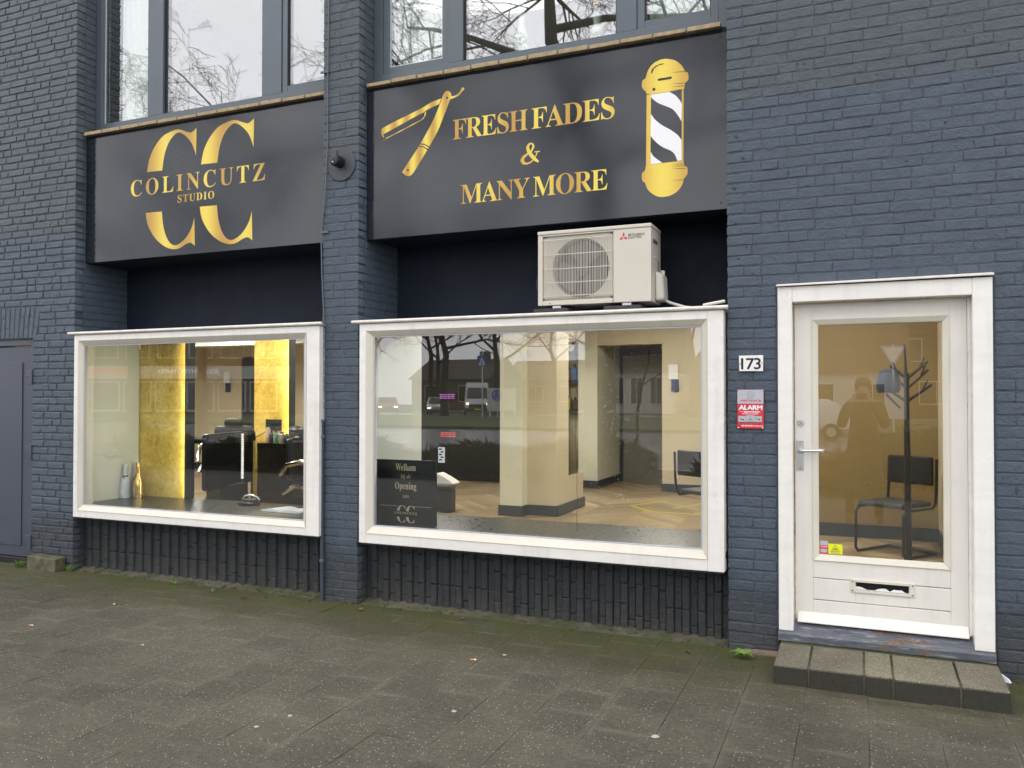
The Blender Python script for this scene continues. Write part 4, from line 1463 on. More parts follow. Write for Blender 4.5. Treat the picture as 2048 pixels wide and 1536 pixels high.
struct(MB().box(-3.98, -3.62, 1.02, 1.25, ZF, 2.75).build('interior_wall', M['wall_pale']))
iw = MB().box(-1.25, .70, 3.85, 4.0, ZF, 2.75)
struct(iw.build('interior_wall', M['wall_brown']))
struct(MB().box(.70, .85, .58, 4.0, ZF, 2.75).build('interior_wall', M['wall_tan']))
struct(MB().box(-13.6, -13.5, .1, 9.6, ZF, 2.75).box(2.6, 2.7, .1, 9.6, ZF, 2.75).box(-13.5, 2.6, 9.6, 9.7, ZF, 2.75).build('interior_wall', M['wall_tan']))
struct(MB().box(XL + .0005, XL + .012, .13, .70, .50, 2.07).box(XPL - .012, XPL - .0005, .13, .75, .50, 2.07).box(XPR + .0005, XPR + .012, .13, .75, .50, 2.07).box(XR - .012, XR - .0005, .13, .75, .50, 2.07).build('bay_wall', M['wall_pale']))
struct(MB().box(-13, -7.7, 5.4, 5.7, 2.38, 2.749).build('ceiling_beam', M['int_white']))
struct(MB().box(-4.6, -3.76, 5.6, 6.4, 2.36, 2.749).build('ceiling_beam', M['wall_tan']))
sk = MB()
sk.box(-2.745, -1.3, 6.985, 6.9995, ZF, .24).box(-4.065, -3.735, 6.985, 6.9995, ZF, .24).box(-3.7465, -3.73, 7.0, 8.29, ZF, .24)
sk.box(-1.25, .6995, 3.835, 3.8495, ZF, .25).box(.685, .6995, .6, 3.8345, ZF, .25).box(-10.15, -7.62, 7.285, 7.2995, ZF, .24).box(-13.5, -10.97, 7.285, 7.2995, ZF, .24)
struct(sk.build('skirting_board', M['skirting']))
# square column with its own skirting
c = thing('column', 'cream square column on a dark skirting in the middle of the shop', 'column', (-3.5, 4.2, ZF))
MB().box(-3.985, -3.70, 3.815, 4.7, ZF, 2.749).build('shaft', M['wall_cream'], c)
MB().box(-3.6995, -3.325, 3.985, 4.42, ZF, 2.749).build('shaft', M['wall_tan'], c)
MB().box(-3.36, -3.326, 4.4205, 5.0, ZF, .56).build('low_wall', M['wall_tan'], c)
MB().box(-4.0, -3.688, 3.80, 3.814, ZF, .245).box(-3.6994, -3.688, 3.8142, 3.97, ZF, .245).box(-3.6875, -3.312, 3.97, 3.984, ZF, .245).box(-3.3245, -3.298, 3.9845, 5.0, ZF, .245).build('skirting', M['skirting'], c)
d = thing('inner_door', 'grey inner door at the far end of the shop', 'door', (-3.37, 8.3, ZF))
MB().box(-3.74, -3.02, 8.3, 8.34, ZF, 2.30).build('door_leaf', worn('grey_inner_door', (.20, .19, .165), .5, .05, 2), d)
MB().box(-3.742, -3.69, 8.26, 8.2995, ZF, 2.33).box(-3.6898, -3.0, 8.26, 8.2995, 2.25, 2.33).build('door_frame', M['skirting'], d)
MB().box(-10.965, -10.155, 7.32, 7.36, ZF, 2.298).build('inner_door', M['skirting'])
tag(bpy.data.objects['inner_door.001'], 'dark inner door seen between the two gold panels', 'door')

# window boards
b = MB().box(XL + .0122, XPL - .0122, -.0105, .765, .545, .585).build('window_board', M['counter'], bevel=.004)
tag(b, 'dark display board behind the glass carrying the three bottles', 'shelf')
b = MB().box(XPR + .0122, XR - .0122, -.0105, .765, .545, .585).build('window_board', M['counter'], bevel=.004)
tag(b, 'dark display board behind the glass carrying the welcome board', 'shelf')
struct(MB().box(XL, XPL, .45, .55, ZF, .5445).box(XPR, XR, .45, .55, ZF, .5445).build('parapet_wall', M['wall_pale']))


def make_goldleaf():
    t = MT('gold_leaf', (0.75, 0.56, 0.12), 0.5, 0.0, 0.4)
    n = t.noise(3.2, 8, 0.72)
    n2 = t.noise(22, 6, 0.75)
    f = t.math('ADD', t.math('MULTIPLY', n, .6), t.math('MULTIPLY', n2, .4))
    t.color(t.ramp(f, [(0.38, (0.52, 0.33, 0.045)), (0.5, (0.74, 0.52, 0.10)), (0.62, (0.88, 0.70, 0.23))]))
    t.rough(t.ramp(n2, [(0.3, 0.32), (0.7, 0.55)]))
    t.bump(t.math('ADD', n2, t.math('MULTIPLY', n, .5)), 0.35, 0.01)
    return t.m


M['gold_leaf'] = make_goldleaf()
M['led'] = emit('led_line', (1.0, 0.92, 0.66), 28.0)
M['led_reflection'] = emit('led_reflection', (1.0, 0.97, 0.92), 1.1)
M['lamp'] = emit('ceiling_lamp', (1.0, 0.94, 0.83), 38.0)


def gold_panel(lab, x0, x1, y):
    t = thing('gold_panel', lab, 'wall panel', ((x0 + x1) / 2, y, ZF), 'gold panels with a lit edge')
    MB().box(x0, x1, y, y + .06, ZF, 2.74).build('panel', M['gold_leaf'], t)
    MB().box(x1 + .001, x1 + .012, y - .055, y + .06, ZF, 2.74).build('edge_trim', M['skirting'], t)
    MB().box(x1 - .006, x1 + .0005, y - .046, y - .030, .30, 2.70).build('led_line', M['led'], t)


gold_panel('tall gold panel with a glowing right edge beside the bottles', -6.438, -5.815, .72)
gold_panel('tall gold panel with a glowing right edge behind the hair products', -6.99, -6.42, 3.0)

LAMP_AT = ('over the left display board', 'over the black barber chair', 'over the dark wall', 'over the cream column', 'over the yellow floor tape', 'over the coat rack', 'over the barber counter', 'near the dark inner door')
for i, (x, y) in enumerate(((-6.3, 1.9), (-9.3, 4.6), (-5.2, 4.4), (-2.2, 2.3), (-2.3, 5.2), (-.3, 2.2), (-8.4, 2.3), (-10.9, 4.0))):
    t = MB().box(x - .3, x + .3, y - .3, y + .3, 2.722, 2.7495).build('ceiling_light', M['lamp'])
    tag(t, 'square lit ceiling lamp ' + LAMP_AT[i], 'ceiling light', 'lamps in the shop ceiling')


def bottle(lab, x, y, z, h, body, foil, band, grp='bottles on the display board'):
    t = thing('bottle', lab, 'bottle', (x, y, z), grp)
    k = h / .32
    pr = [(.040, 0), (.044, .004), (.044, .09), (.0435, .14), (.040, .165), (.030, .19), (.0205, .215), (.017, .235), (.0155, .262)]
    MB().lathe([(a * k, b_ * k) for a, b_ in pr], (x, y, z), 24).build('glass_body', body, t, smooth=True)
    pr = [(.0165, .225), (.0162, .290), (.0195, .294), (.0195, .302), (.018, .306), (.0185, .318), (.010, .3205)]
    MB().lathe([(a * k * 1.03, b_ * k) for a, b_ in pr], (x, y, z), 20).build('foil_cap', foil, t, smooth=True)
    if band:
        MB().lathe([(.0262 * k, .200 * k), (.0242 * k, .209 * k), (.0222 * k, .214 * k)], (x, y, z), 20).build('neck_ribbon', band, t, smooth=True)
        MB().hexa([(x - .004, y - .028 * k, z + .203 * k), (x + .020, y - .028 * k, z + .175 * k), (x + .020, y - .026 * k, z + .175 * k), (x - .004, y - .026 * k, z + .203 * k), (x + .004, y - .027 * k, z + .208 * k), (x + .028, y - .028 * k, z + .182 * k), (x + .028, y - .026 * k, z + .182 * k), (x + .004, y - .025 * k, z + .208 * k)]).build('ribbon_tail', band, t)
    # paper label that follows the front of the body
    m = MB()
    n = 8
    for i in range(n + 1):
        a = -pi / 2 - .75 + 1.5 * i / n
        for zz in (.035, .085):
            m.v.append((x + .0447 * k * cos(a), y + .0447 * k * sin(a), z + zz * k))
    m.f = [(2 * i, 2 * i + 2, 2 * i + 3, 2 * i + 1) for i in range(n)]
    m.build('label', M['enamel'] if band == M['brown_ribbon'] else M['gold_foil'], t, smooth=True)
    return t


M['gold_foil'] = MT('gold_foil', (0.80, 0.56, 0.22), 0.16, 1.0).m
M['brown_ribbon'] = worn('brown_ribbon', (.06, .03, .02), .4)
M['white_bottle'] = MT('white_bottle', (.72, .75, .78), .22).m
M['dark_bottle'] = MT('amber_bottle', (.16, .10, .02), .1).m
bottle('white champagne bottle with a brown neck ribbon', -6.404, .526, .585, .318, M['white_bottle'], M['white_bottle'], M['brown_ribbon'])
bottle('mirror gold champagne bottle in front of the amber one', -6.284, .565, .585, .318, M['gold_foil'], M['gold_foil'], None)
bottle('dark amber champagne bottle with gold neck foil', -6.372, .640, .585, .322, M['dark_bottle'], M['gold_foil'], M['brown_ribbon'])

# black device and open book on the left board
t = thing('hair_tool', 'black oval hair tool with a loop handle lying on the display board', 'hair tool', (-5.0, .60, .585))
el = lambda rx, ry, cx, cy, n=20: [(cx + rx * cos(2 * pi * i / n), cy + ry * sin(2 * pi * i / n)) for i in range(n)]
MB().prism_z(el(.105, .075, -5.0, .60), .5855, .612).build('base', M['black_plastic'], t, bevel=.008)
MB().prism_z(el(.085, .05, -4.99, .61), .6122, .635).build('body', M['dark_metal'], t, bevel=.008)
MB().tube([(-5.07, .60, .63), (-5.04, .60, .662), (-4.97, .60, .672), (-4.91, .61, .655), (-4.89, .61, .63)], .009, 8).build('handle', M['steel'], t, smooth=True)
t = thing('open_book', 'open white notebook lying at the right end of the display board', 'book', (-4.42, .42, .586))
for s in (-1, 1):
    m = MB()
    for i in range(7):
        u = i / 6
        z = .592 + .022 * sin(u * pi * .9) * (1 - .3 * u)
        x = -4.40 + s * u * .20
        m.v += [(x - .02, .30 + .01 * u, z), (x + .03, .50 + .01 * u, z), (x - .02, .30 + .01 * u, .5865), (x + .03, .50 + .01 * u, .5865)]
    m.f = [(4 * i, 4 * i + 4, 4 * i + 5, 4 * i + 1) for i in range(6)] + [(4 * i, 4 * i + 2, 4 * i + 6, 4 * i + 4) for i in range(6)] + [(4 * i + 1, 4 * i + 5, 4 * i + 7, 4 * i + 3) for i in range(6)] + [(24, 26, 27, 25)]
    m.build('pages', M['white_print'], t, smooth=30)

# rounded black counter panel with an LED reflection built onto it, and the black counter behind
t = thing('reception_panel', 'glossy black panel with rounded corners and a glowing strip imitating an LED reflection', 'panel', (-5.80, 1.2, ZF))
pa, pb = Vector((-5.69, .78, 0)), Vector((-5.97, 1.80, 0))
ax = (pb - pa).normalized()
nn = Vector((ax.y, -ax.x, 0))
L_ = (pb - pa).length
rc, pts = .05, []
for cx, cz, a0 in ((rc, .645 + rc, pi), (L_ - rc, .645 + rc, 1.5 * pi), (L_ - rc, 1.185 - rc, 0), (rc, 1.185 - rc, .5 * pi)):
    pts += [(cx + rc * cos(a0 + i * pi / 10), cz + rc * sin(a0 + i * pi / 10)) for i in range(6)]
M['black_gloss'] = MT('black_gloss', (.010, .010, .011), .08).m
vs = [pa + ax * x + nn * .02 + Vector((0, 0, z)) for x, z in pts] + [pa + ax * x - nn * .02 + Vector((0, 0, z)) for x, z in pts]
n = len(pts)
MB().add(vs, [tuple(range(n)), tuple(range(2 * n - 1, n - 1, -1))] + [(i + n, (i + 1) % n + n, (i + 1) % n, i) for i in range(n)]).build('panel', M['black_gloss'], t)
q = pa + ax * (L_ * .70) + nn * .024
lm = MB()  # glowing dots imitate an LED strip mirrored in the black gloss
for i in range(26):
    lm.box(q.x - .006, q.x + .006, q.y - .014, q.y + .014, .70 + i * .018, .709 + i * .018)
lm.build('led_line', M['led_reflection'], t)['kind'] = 'stuff'
q = pa + ax * (L_ * .5)
MB().box(q.x - .12, q.x + .05, q.y - .2, q.y + .2, ZF, .66).build('pedestal', M['black_plastic'], t)
MB().box(-5.86, -5.83, 1.66, 1.69, ZF, 1.08).build('gold_post', M['gold_leaf'], t)

ct = thing('barber_counter', 'long black barber counter carrying hair products below the gold panel', 'counter', (-5.9, 2.2, ZF))
MB().box(-6.28, -5.1, 2.05, 2.5, .980, 1.030).build('top', M['black_gloss'], ct, bevel=.005)
MB().box(-6.25, -5.12, 2.08, 2.48, ZF, .9795).build('cabinet', M['black_plastic'], ct)
MB().box(-9.2, -6.7, 3.4, 3.9, .90, .96).build('side_top', M['black_gloss'], ct)
for i, (x, h, rr, col, nm, lab) in enumerate(((-6.115, .20, .028, (.62, .42, .33), 'spray_can', 'tall pinkish spray can on the barber counter'), (-6.065, .13, .022, (.03, .03, .03), 'spray_can', 'black spray can on the barber counter'),
                                               (-6.000, .13, .028, (.14, .42, .36), 'spray_can', 'mint green bottle on the barber counter'), (-5.925, .12, .035, (.55, .50, .36), 'product_jar', 'beige jar on the barber counter'), (-5.855, .10, .03, (.03, .03, .03), 'product_jar', 'low black jar on the barber counter'), (-5.704, .09, .04, (.55, .50, .33), 'product_jar', 'cream jar at the end of the barber counter'), (-5.640, .12, .035, (.04, .04, .04), 'product_jar', 'black jar at the end of the barber counter'))):
    t = thing(nm, lab, 'hair product', (x, 2.2, 1.031), 'hair products on the barber counter')
    MB().lathe([(rr, 0), (rr, h * .75), (rr * .7, h * .8), (rr * .7, h * .84)], (x, 2.2, 1.0305), 14).build('body', MT('product_%d' % i, col, .35).m, t, smooth=True)
    MB().lathe([(rr * .55, h * .845), (rr * .5, h), (rr * .2, h * 1.01)], (x, 2.2, 1.0305), 12).build('cap', M['black_plastic'], t, smooth=True)
t = thing('hair_brush', 'round black hair brush standing upright on the barber counter', 'hair brush', (-5.80, 2.3, 1.031))
MB().tube([(-5.80, 2.3, 1.031), (-5.80, 2.3, 1.14)], .02, 10).build('grip', M['black_plastic'], t, smooth=True)
MB().lathe([(.03, 1.13), (.080, 1.15), (.085, 1.175), (.06, 1.20), (.01, 1.215)], (-5.80, 2.3, 0), 18).build('head', M['black_plastic'], t, smooth=True)
t = thing('wall_socket', 'black double socket with a lead on the gold panel', 'socket', (-6.7, 2.98, 1.15))
MB().box(-6.80, -6.56, 2.985, 2.9995, 1.12, 1.26).build('plate', M['black_plastic'], t, bevel=.003)
MB().tube([(-6.72, 2.98, 1.2), (-6.74, 2.9, 1.1), (-6.78, 2.7, 1.02)], .006, 6).build('lead', M['black_plastic'], t, smooth=True)


def barber_chair(lab, x, y, rz):
    t = thing('barber_chair', lab, 'barber chair', (x, y, ZF), 'black barber chairs')
    R = Matrix.Rotation(rz, 3, 'Z')
    W = lambda p: tuple(Vector((x, y, ZF)) + R @ Vector(p))

    def bx(nm, a, b_, mat, bev=.02):
        m = MB().box(a[0], b_[0], a[1], b_[1], a[2], b_[2])
        m.v = [W(v) for v in m.v]
        return m.build(nm, mat, t, bevel=bev, seg=3)
    bx('seat', (-.27, -.28, .45), (.27, .25, .58), M['black_plastic'], .04)
    bx('backrest', (-.26, .22, .60), (.26, .33, 1.02), M['black_plastic'], .05)
    bx('headrest', (-.12, .20, 1.0), (.12, .30, 1.12), M['black_plastic'], .04)
    for s in (-1, 1):
        m = MB().tube([W((s * .33, -.30, .58)), W((s * .33, -.20, .74)), W((s * .33, 0, .80)), W((s * .33, .2, .76)), W((s * .33, .3, .66))], [.022, .028, .03, .026, .02], 10)
        m.build('armrest', M['chrome'], t, smooth=True)
        m = MB().tube([W((s * .31, -.26, .44)), W((s * .31, -.1, .54)), W((s * .31, .12, .56)), W((s * .31, .28, .48))], .018, 8)
        m.build('arm_bar', M['chrome'], t, smooth=True)
    m = MB().lathe([(.30, 0), (.30, .02), (.06, .05), (.05, .45)], (x, y, ZF), 24)
    m.build('base', M['chrome'], t, smooth=30)
    m = MB().tube([W((-.18, -.35, .12)), W((-.18, -.55, .08)), W((.18, -.55, .08)), W((.18, -.35, .12))], .018, 8)
    m.build('footrest', M['chrome'], t, smooth=True)


barber_chair('black barber chair with headrest beyond the rounded panel', -7.75, 3.4, .5)
barber_chair('black barber chair with bright arms below the barber counter', -4.85, 1.55, 1.4)
barber_chair('dark barber chair half hidden by the wall shelves', -4.45, 6.4, .2)

# thermostat boxes on the far walls
for lab, x, y in (('small white and blue wall thermostat right of the grey inner door', -2.56, 6.985), ('small white and blue wall thermostat seen between the gold panels', -11.30, 7.285)):
    t = thing('thermostat', lab, 'thermostat', (x, y, 1.7))
    MB().box(x - .07, x + .07, y - .03, y, 1.80, 2.02).build('box', M['white_print'], t, bevel=.005)
    MB().box(x - .03, x + .08, y - .025, y, 1.62, 1.799).build('blue_box', MT('blue_box', (.02, .035, .12), .4).m, t, bevel=.005)

# shelves with products in the niche
t = thing('wall_shelf', 'dark wall shelves in the niche behind the column', 'shelf', (-4.25, 7.4, 1.2))
for z in (1.30, 1.76, 2.20):
    MB().box(-4.455, -4.062, 7.30, 7.5995, z, z + .025).build('shelf_board', M['black_plastic'], t)
r = random.Random(3)
cols = [(.62, .22, .08), (.05, .16, .42), (.10, .30, .55), (.35, .42, .06), (.10, .05, .03), (.05, .05, .05), (.4, .4, .36)]
for k, (x, z, h, c_) in enumerate(((-4.36, 1.325, .24, 3), (-4.24, 1.325, .20, 4), (-4.14, 1.325, .22, 6), (-4.38, 1.785, .25, 0), (-4.25, 1.785, .28, 1), (-4.15, 1.785, .30, 2), (-4.33, 2.225, .06, 5), (-4.30, 1.555 + .23, .0, 5))):
    if h < .1:
        continue
    t = thing('product_box', ('green bottle on the lowest wall shelf', 'dark brown bottle on the lowest wall shelf', 'grey box on the lowest wall shelf', 'orange box on the middle wall shelf', 'dark blue box on the middle wall shelf', 'light blue box on the middle wall shelf')[k], 'hair product', (x, 7.4, z), 'products on the wall shelves')
    MB().box(x - .05, x + .05, 7.36, 7.44, z + .0005, z + h * .8).build('box', MT('shelf_product_%d' % k, cols[c_], .4).m, t, bevel=.012)
    MB().lathe([(.02, h * .8 + .001), (.02, h)], (x, 7.4, z), 10).build('cap', M['black_plastic'], t)
t = thing('radio', 'small dark retro radio on the upper wall shelf', 'radio', (-4.3, 7.4, 1.9))
MB().box(-4.40, -4.16, 7.35, 7.45, 2.226, 2.44).build('case', M['dark_metal'], t, bevel=.01)
MB().lathe([(.06, 0), (.06, .01)], (-4.30, 7.35, 2.33), 20, 'y').build('dial', M['enamel'], t)

# wash counter, its white lid and two added glows standing in for reflections
t = thing('wash_counter', 'rounded dark counter beside the welcome board', 'counter', (-4.7, 4.4, ZF))
pts = [(-5.25, 3.95), (-4.72, 3.72), (-4.62, 3.76), (-4.60, 3.86), (-4.80, 4.15), (-5.25, 4.15)]
MB().prism_z(pts, ZF, .41).build('cabinet', M['black_plastic'], t, bevel=.02)
MB().prism_z([(x * 1.0 + (x + 4.9) * .06, y + (y - 4.4) * .06) for x, y in pts], .411, .455).build('top', M['black_plastic'], t, bevel=.015)
m = MB()
n = 10
for i in range(n + 1):
    a = i / n
    h = .125 * (1 - a) ** .8
    for dy in (-.10, .10):
        m.v += [(-4.89 + .24 * a, 3.98 + dy, .4565), (-4.89 + .24 * a, 3.98 + dy, .459 + h)]
for i in range(n):
    k = 4 * i
    m.f += [(k, k + 4, k + 5, k + 1), (k + 2, k + 3, k + 7, k + 6), (k + 1, k + 5, k + 7, k + 3)]
m.f += [(0, 1, 3, 2)]
lid = m.build('wash_basin', M['white_print'], smooth=30)
tag(lid, 'white curved basin end lying on the rounded dark counter', 'basin')
for lab, x, z, colr, nm in (('small purple glow added like a reflection in the dark part of the shop', -6.455, 1.505, (.45, .16, .60), 'purple'), ('small red glow added like a reflection low in the dark part of the shop', -6.435, .855, (.70, .06, .05), 'red')):
    t = thing('lit_sign', lab, 'sign', (x, 7.2, z), 'added reflected glows')  # added glowing bars in place of coloured glows reflected in the pane
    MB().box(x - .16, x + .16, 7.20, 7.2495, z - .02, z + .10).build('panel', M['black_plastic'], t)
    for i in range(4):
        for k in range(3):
            MB().box(x - .145 + i * .073, x - .085 + i * .073, 7.194, 7.1995, z + k * .030, z + .016 + k * .030).build('glow_bar', emit('lit_' + nm, colr, .30) if (i, k) == (0, 0) else bpy.data.materials['lit_' + nm], t)

# welcome board
wb = thing('welcome_board', 'black board with golden welcome lettering standing behind the glass', 'sign board', (-3.17, .2, .585))
wx0, wx1, wz0, wz1 = -3.437, -2.905, .5855, 1.066
MB().box(wx0, wx1, .20, .215, wz0, wz1).build('board', MT('board_black', (.010, .011, .013), .35).m, wb)
M['champagne'] = MT('champagne_print', (.50, .42, .28), .45).m
cxb = -3.165
for s, f_, w_, z_, h_ in (('Welkom', SERIF, .175, .985, .052), ('bij de', ITAL, .085, .917, .044), ('Opening', SERIF, .185, .830, .068), ('van', ITAL, .055, .780, .020)):
    lettering('lettering', f_(s), M['champagne'], cxb - w_ / 2, cxb + w_ / 2, z_, z_ + h_, .1995, wb)
MB().box(-3.385, -3.235, .1985, .1996, .716, .7185).box(-3.095, -2.945, .1985, .1996, .716, .7185).build('line', M['champagne'], wb)
kx = .088 / .61
cc_emblem(wb, lambda x, z: (cxb + (x + 5.125) * .130, .592 + (z - 2.80) * .128), M['champagne'], .1995)
lettering('lettering', SERIF('COLINCUTZ'), M['champagne'], cxb - .098, cxb + .098, .656, .674, .1993, wb, 1.25)
t = tag(MB().box(-2.775, -2.722, -.0115, -.0105, 1.075, 1.185).build('glass_sticker', M['white_print']), 'small white notice stuck on the right display window glass', 'sticker')
for i in range(5):
    MB().box(-2.768 + (i % 2) * .012, -2.745 + (i % 2) * .012, -.0118, -.0116, 1.09 + i * .019, 1.10 + i * .019).build('print', M['black'], t)

# coat rack, cap and cantilever chairs
t = thing('coat_rack', 'black tree shaped coat rack behind the glass door', 'coat rack', (.38, 2.75, ZF))
MB().tube([(.38, 2.75, ZF), (.375, 2.75, 1.0), (.372, 2.75, 1.75)], [.028, .026, .022], 12).build('post', M['black_plastic'], t, smooth=True)
MB().tube([(.372, 2.75, 1.70), (.358, 2.75, 2.0)], [.016, .009], 8).build('tip', M['black_plastic'], t, smooth=True)
for z, dx, dy, ln in ((1.50, -.16, -.05, .12), (1.50, .20, .05, .15), (1.62, -.15, .05, .15), (1.62, .17, -.04, .16), (1.70, -.13, 0, .12), (1.70, .17, .04, .15)):
    a = Vector((.373, 2.75, z))
    b_ = a + Vector((dx, dy, ln))
    MB().tube([a, a.lerp(b_, .6), b_], [.014, .012, .010], 8).build('branch', M['black_plastic'], t, smooth=True)
    c_ = a.lerp(b_, .62)
    MB().tube([c_, c_ + Vector((dx * .22, dy, ln * .62))], [.010, .008], 6).build('twig_hook', M['black_plastic'], t, smooth=True)
t = thing('cap', 'dark cap hanging on the left hooks of the coat rack', 'cap', (.23, 2.7, 1.6))
MB().lathe([(.03, .14), (.075, .11), (.098, .04), (.10, -.03), (.085, -.07)], (.225, 2.68, 1.65), 20).build('crown', worn('cap_cloth', (.02, .025, .04), .9, .2, 30), t, smooth=True)
MB().hexa([(.20, 2.60, 1.56), (.31, 2.62, 1.44), (.31, 2.72, 1.44), (.20, 2.76, 1.56), (.21, 2.60, 1.58), (.325, 2.62, 1.45), (.325, 2.72, 1.45), (.21, 2.76, 1.58)]).build('brim', M['black_plastic'], t, bevel=.004)


def cantilever(lab, x, y, rz):
    t = thing('cantilever_chair', lab, 'chair', (x, y, ZF), 'black cantilever chairs')
    R = Matrix.Rotation(rz, 3, 'Z')
    W = lambda p: tuple(Vector((x, y, ZF)) + R @ Vector(p))
    for nm, a, b_ in (('seat', (-.22, -.24, .435), (.22, .20, .480)), ('backrest', (-.22, .215, .62), (.22, .245, .88))):
        m = MB().box(a[0], b_[0], a[1], b_[1], a[2], b_[2])
        m.v = [W(v) for v in m.v]
        m.build(nm, M['skirting'] if nm == 'seat' else M['black_plastic'], t, bevel=.014, seg=3)
    pts = []
    for s in (-1, 1):
        p = [(s * .235, .26, .86), (s * .235, .25, .60), (s * .235, .235, .46), (s * .235, .19, .42), (s * .235, -.20, .42), (s * .235, -.245, .38), (s * .235, -.25, .05), (s * .235, -.22, .014), (s * .235, .24, .014)]
        pts.append(p)
        MB().tube([W(q) for q in p], .0135, 8).build('tube_frame', M['black_plastic'], t, smooth=True)
    MB().tube([W((-.235, .24, .014)), W((.235, .24, .014))], .0135, 8).build('floor_bar', M['black_plastic'], t, smooth=True)


cantilever('black cantilever chair standing beside the coat rack', .29, 3.05, -.62)
cantilever('black cantilever chair at the right end of the shop window', -1.42, 3.3, 2.6)

t = thing('floor_tape', 'thin yellow tape lines stuck on the wooden shop floor', 'tape', (-2.5, 5.3, ZF))
M['tape'] = MT('tape', (.55, .50, .03), .5).m
for a, b_ in (((-2.77, 5.29), (-2.45, 5.95)), ((-2.77, 5.29), (-2.39, 4.84)), ((-2.39, 4.84), (-1.45, 4.84)), ((-2.20, 5.25), (-1.95, 5.85))):
    a, b_ = Vector((*a, 0)), Vector((*b_, 0))
    n_ = (b_ - a).normalized().cross(Vector((0, 0, 1))) * .022
    MB().prism_z([tuple((a + n_)[:2]), tuple((a - n_)[:2]), tuple((b_ - n_)[:2]), tuple((b_ + n_)[:2])], ZF + .0003, ZF + .0012 + .0004 * random.random()).build('strip', M['tape'], t)

# run of dried drops and a hair crack on the right pane
r = random.Random(12)
m = MB()
for i in range(420):
    x = -1.62 + min(.42, abs(r.gauss(0, .17))) * (1 if r.random() < .75 else -.5)
    z = r.uniform(.72, 1.88)
    s = r.uniform(.0012, .0036)
    L_ = s * r.choice((1, 1, 1.6, 4))
    m.add([(x - s * .6, -.0225, z), (x, -.0225, z - L_), (x + s * .6, -.0225, z), (x, -.0225, z + s), (x, -.0238, z)], [(0, 1, 4), (1, 2, 4), (2, 3, 4), (3, 0, 4)])
o = m.build('water_drops', MT('dried_drops', (.55, .55, .5), .3).m, dw_r)
o['kind'] = 'stuff'
p, x = [], -1.735
for i in range(24):
    p.append((x, -.0232, 1.985 - i * .058))
    x += r.gauss(.0004, .005)
MB().tube(p, .0011, 4).build('crack', M['dark_metal'], dw_r)

# ------------------------------------------------------------------ rooms behind the upper windows
struct(MB().box(-7.4, 1.5, .76, 6.4, 3.30, 3.42).build('upper_floor', M['wall_tan']))
struct(MB().box(-7.4, 1.5, .76, 6.4, 6.2, 6.3).build('upper_ceiling', M['int_white']))
struct(MB().box(-7.5, -7.4, .76, 6.4, 3.3, 6.3).box(1.5, 1.6, .76, 6.4, 3.3, 6.3).box(-7.5, 1.6, 6.4, 6.5, 3.3, 6.3).build('upper_wall', worn('upper_room', (.45, .43, .42), .8, .05, 1)))
struct(MB().box(-7.6, 1.7, .75, 6.6, 6.31, 6.5).build('roof', M['dark_metal']))
M['curtain'] = worn('sheer_curtain', (.58, .64, .56), .9, .05, 2)


def curtain(lab, x0, x1, y):
    m = MB()
    n = int((x1 - x0) / .012)
    for i in range(n + 1):
        x = x0 + (x1 - x0) * i / n
        yy = y + .014 * sin(i * 1.05) + .006 * sin(i * .37)
        m.v += [(x, yy, 3.98), (x, yy, 5.6)]
    m.f = [(2 * i, 2 * i + 2, 2 * i + 3, 2 * i + 1) for i in range(n)]
    tag(m.build('curtain', M['curtain'], smooth=True), lab, 'curtain', 'sheer curtains in the upper windows')


curtain('pale green sheer curtain behind the leftmost upper pane', -6.36, -5.84, .42)
curtain('pale sheer curtain behind the left pane over the razor sign', -3.37, -2.83, .42)
curtain('pale sheer curtain behind the right pane over the barber pole', -1.34, -.84, .42)
o = MB().box(-6.36, -3.84, .27, .56, 3.97, 4.0).box(-3.38, -.84, .27, .56, 3.97, 4.0)
struct(o.build('window_ledge', M['int_white']))
for lab, x, h in (('tall clear glass lantern on the upper window ledge', -2.30, .5), ('clear glass bottle on the upper window ledge', -1.72, .34)):
    t = thing('glass_vase', lab, 'vase', (x, .40, 4.001))
    MB().lathe([(.05, 0), (.055, .02), (.05, h * .45), (.025, h * .6), (.03, h * .75), (.02, h)], (x, .40, 4.0005), 16).build('body', MT('pale_glass_%d' % int(h * 100), (.55, .60, .50), .05).m, t, smooth=True)
    MB().lathe([(.03, h + .001), (.034, h + .02), (.01, h + .04)], (x, .40, 4.0005), 12).build('stopper', M['gold_foil'], t, smooth=True)

# ------------------------------------------------------------------ small plants and litter at the foot of the front
r = random.Random(17)


def tuft(lab, x, y, n, h, spread, z=-.005):
    m = MB()
    for i in range(n):
        a = r.uniform(0, 2 * pi)
        d = r.uniform(.2, 1) * spread
        hh = h * r.uniform(.5, 1)
        bx_, by_ = x + r.uniform(-.3, .3) * spread, y + r.uniform(-.3, .3) * spread * .5
        ux, uy = cos(a), sin(a)
        w = r.uniform(.0014, .003)
        p = [(bx_ - uy * w, by_ + ux * w, z), (bx_ + uy * w, by_ - ux * w, z), (bx_ + ux * d * .5 + uy * w * .7, by_ + uy * d * .5 - ux * w * .7, z + hh * .75), (bx_ + ux * d * .5 - uy * w * .7, by_ + uy * d * .5 + ux * w * .7, z + hh * .75), (bx_ + ux * d, by_ + uy * d, z + hh)]
        m.add(p, [(0, 1, 2, 3), (3, 2, 4)])
    o = m.build('grass_tuft', M['weed'])
    tag(o, lab, 'grass tuft', 'grass tufts in the paving joints')


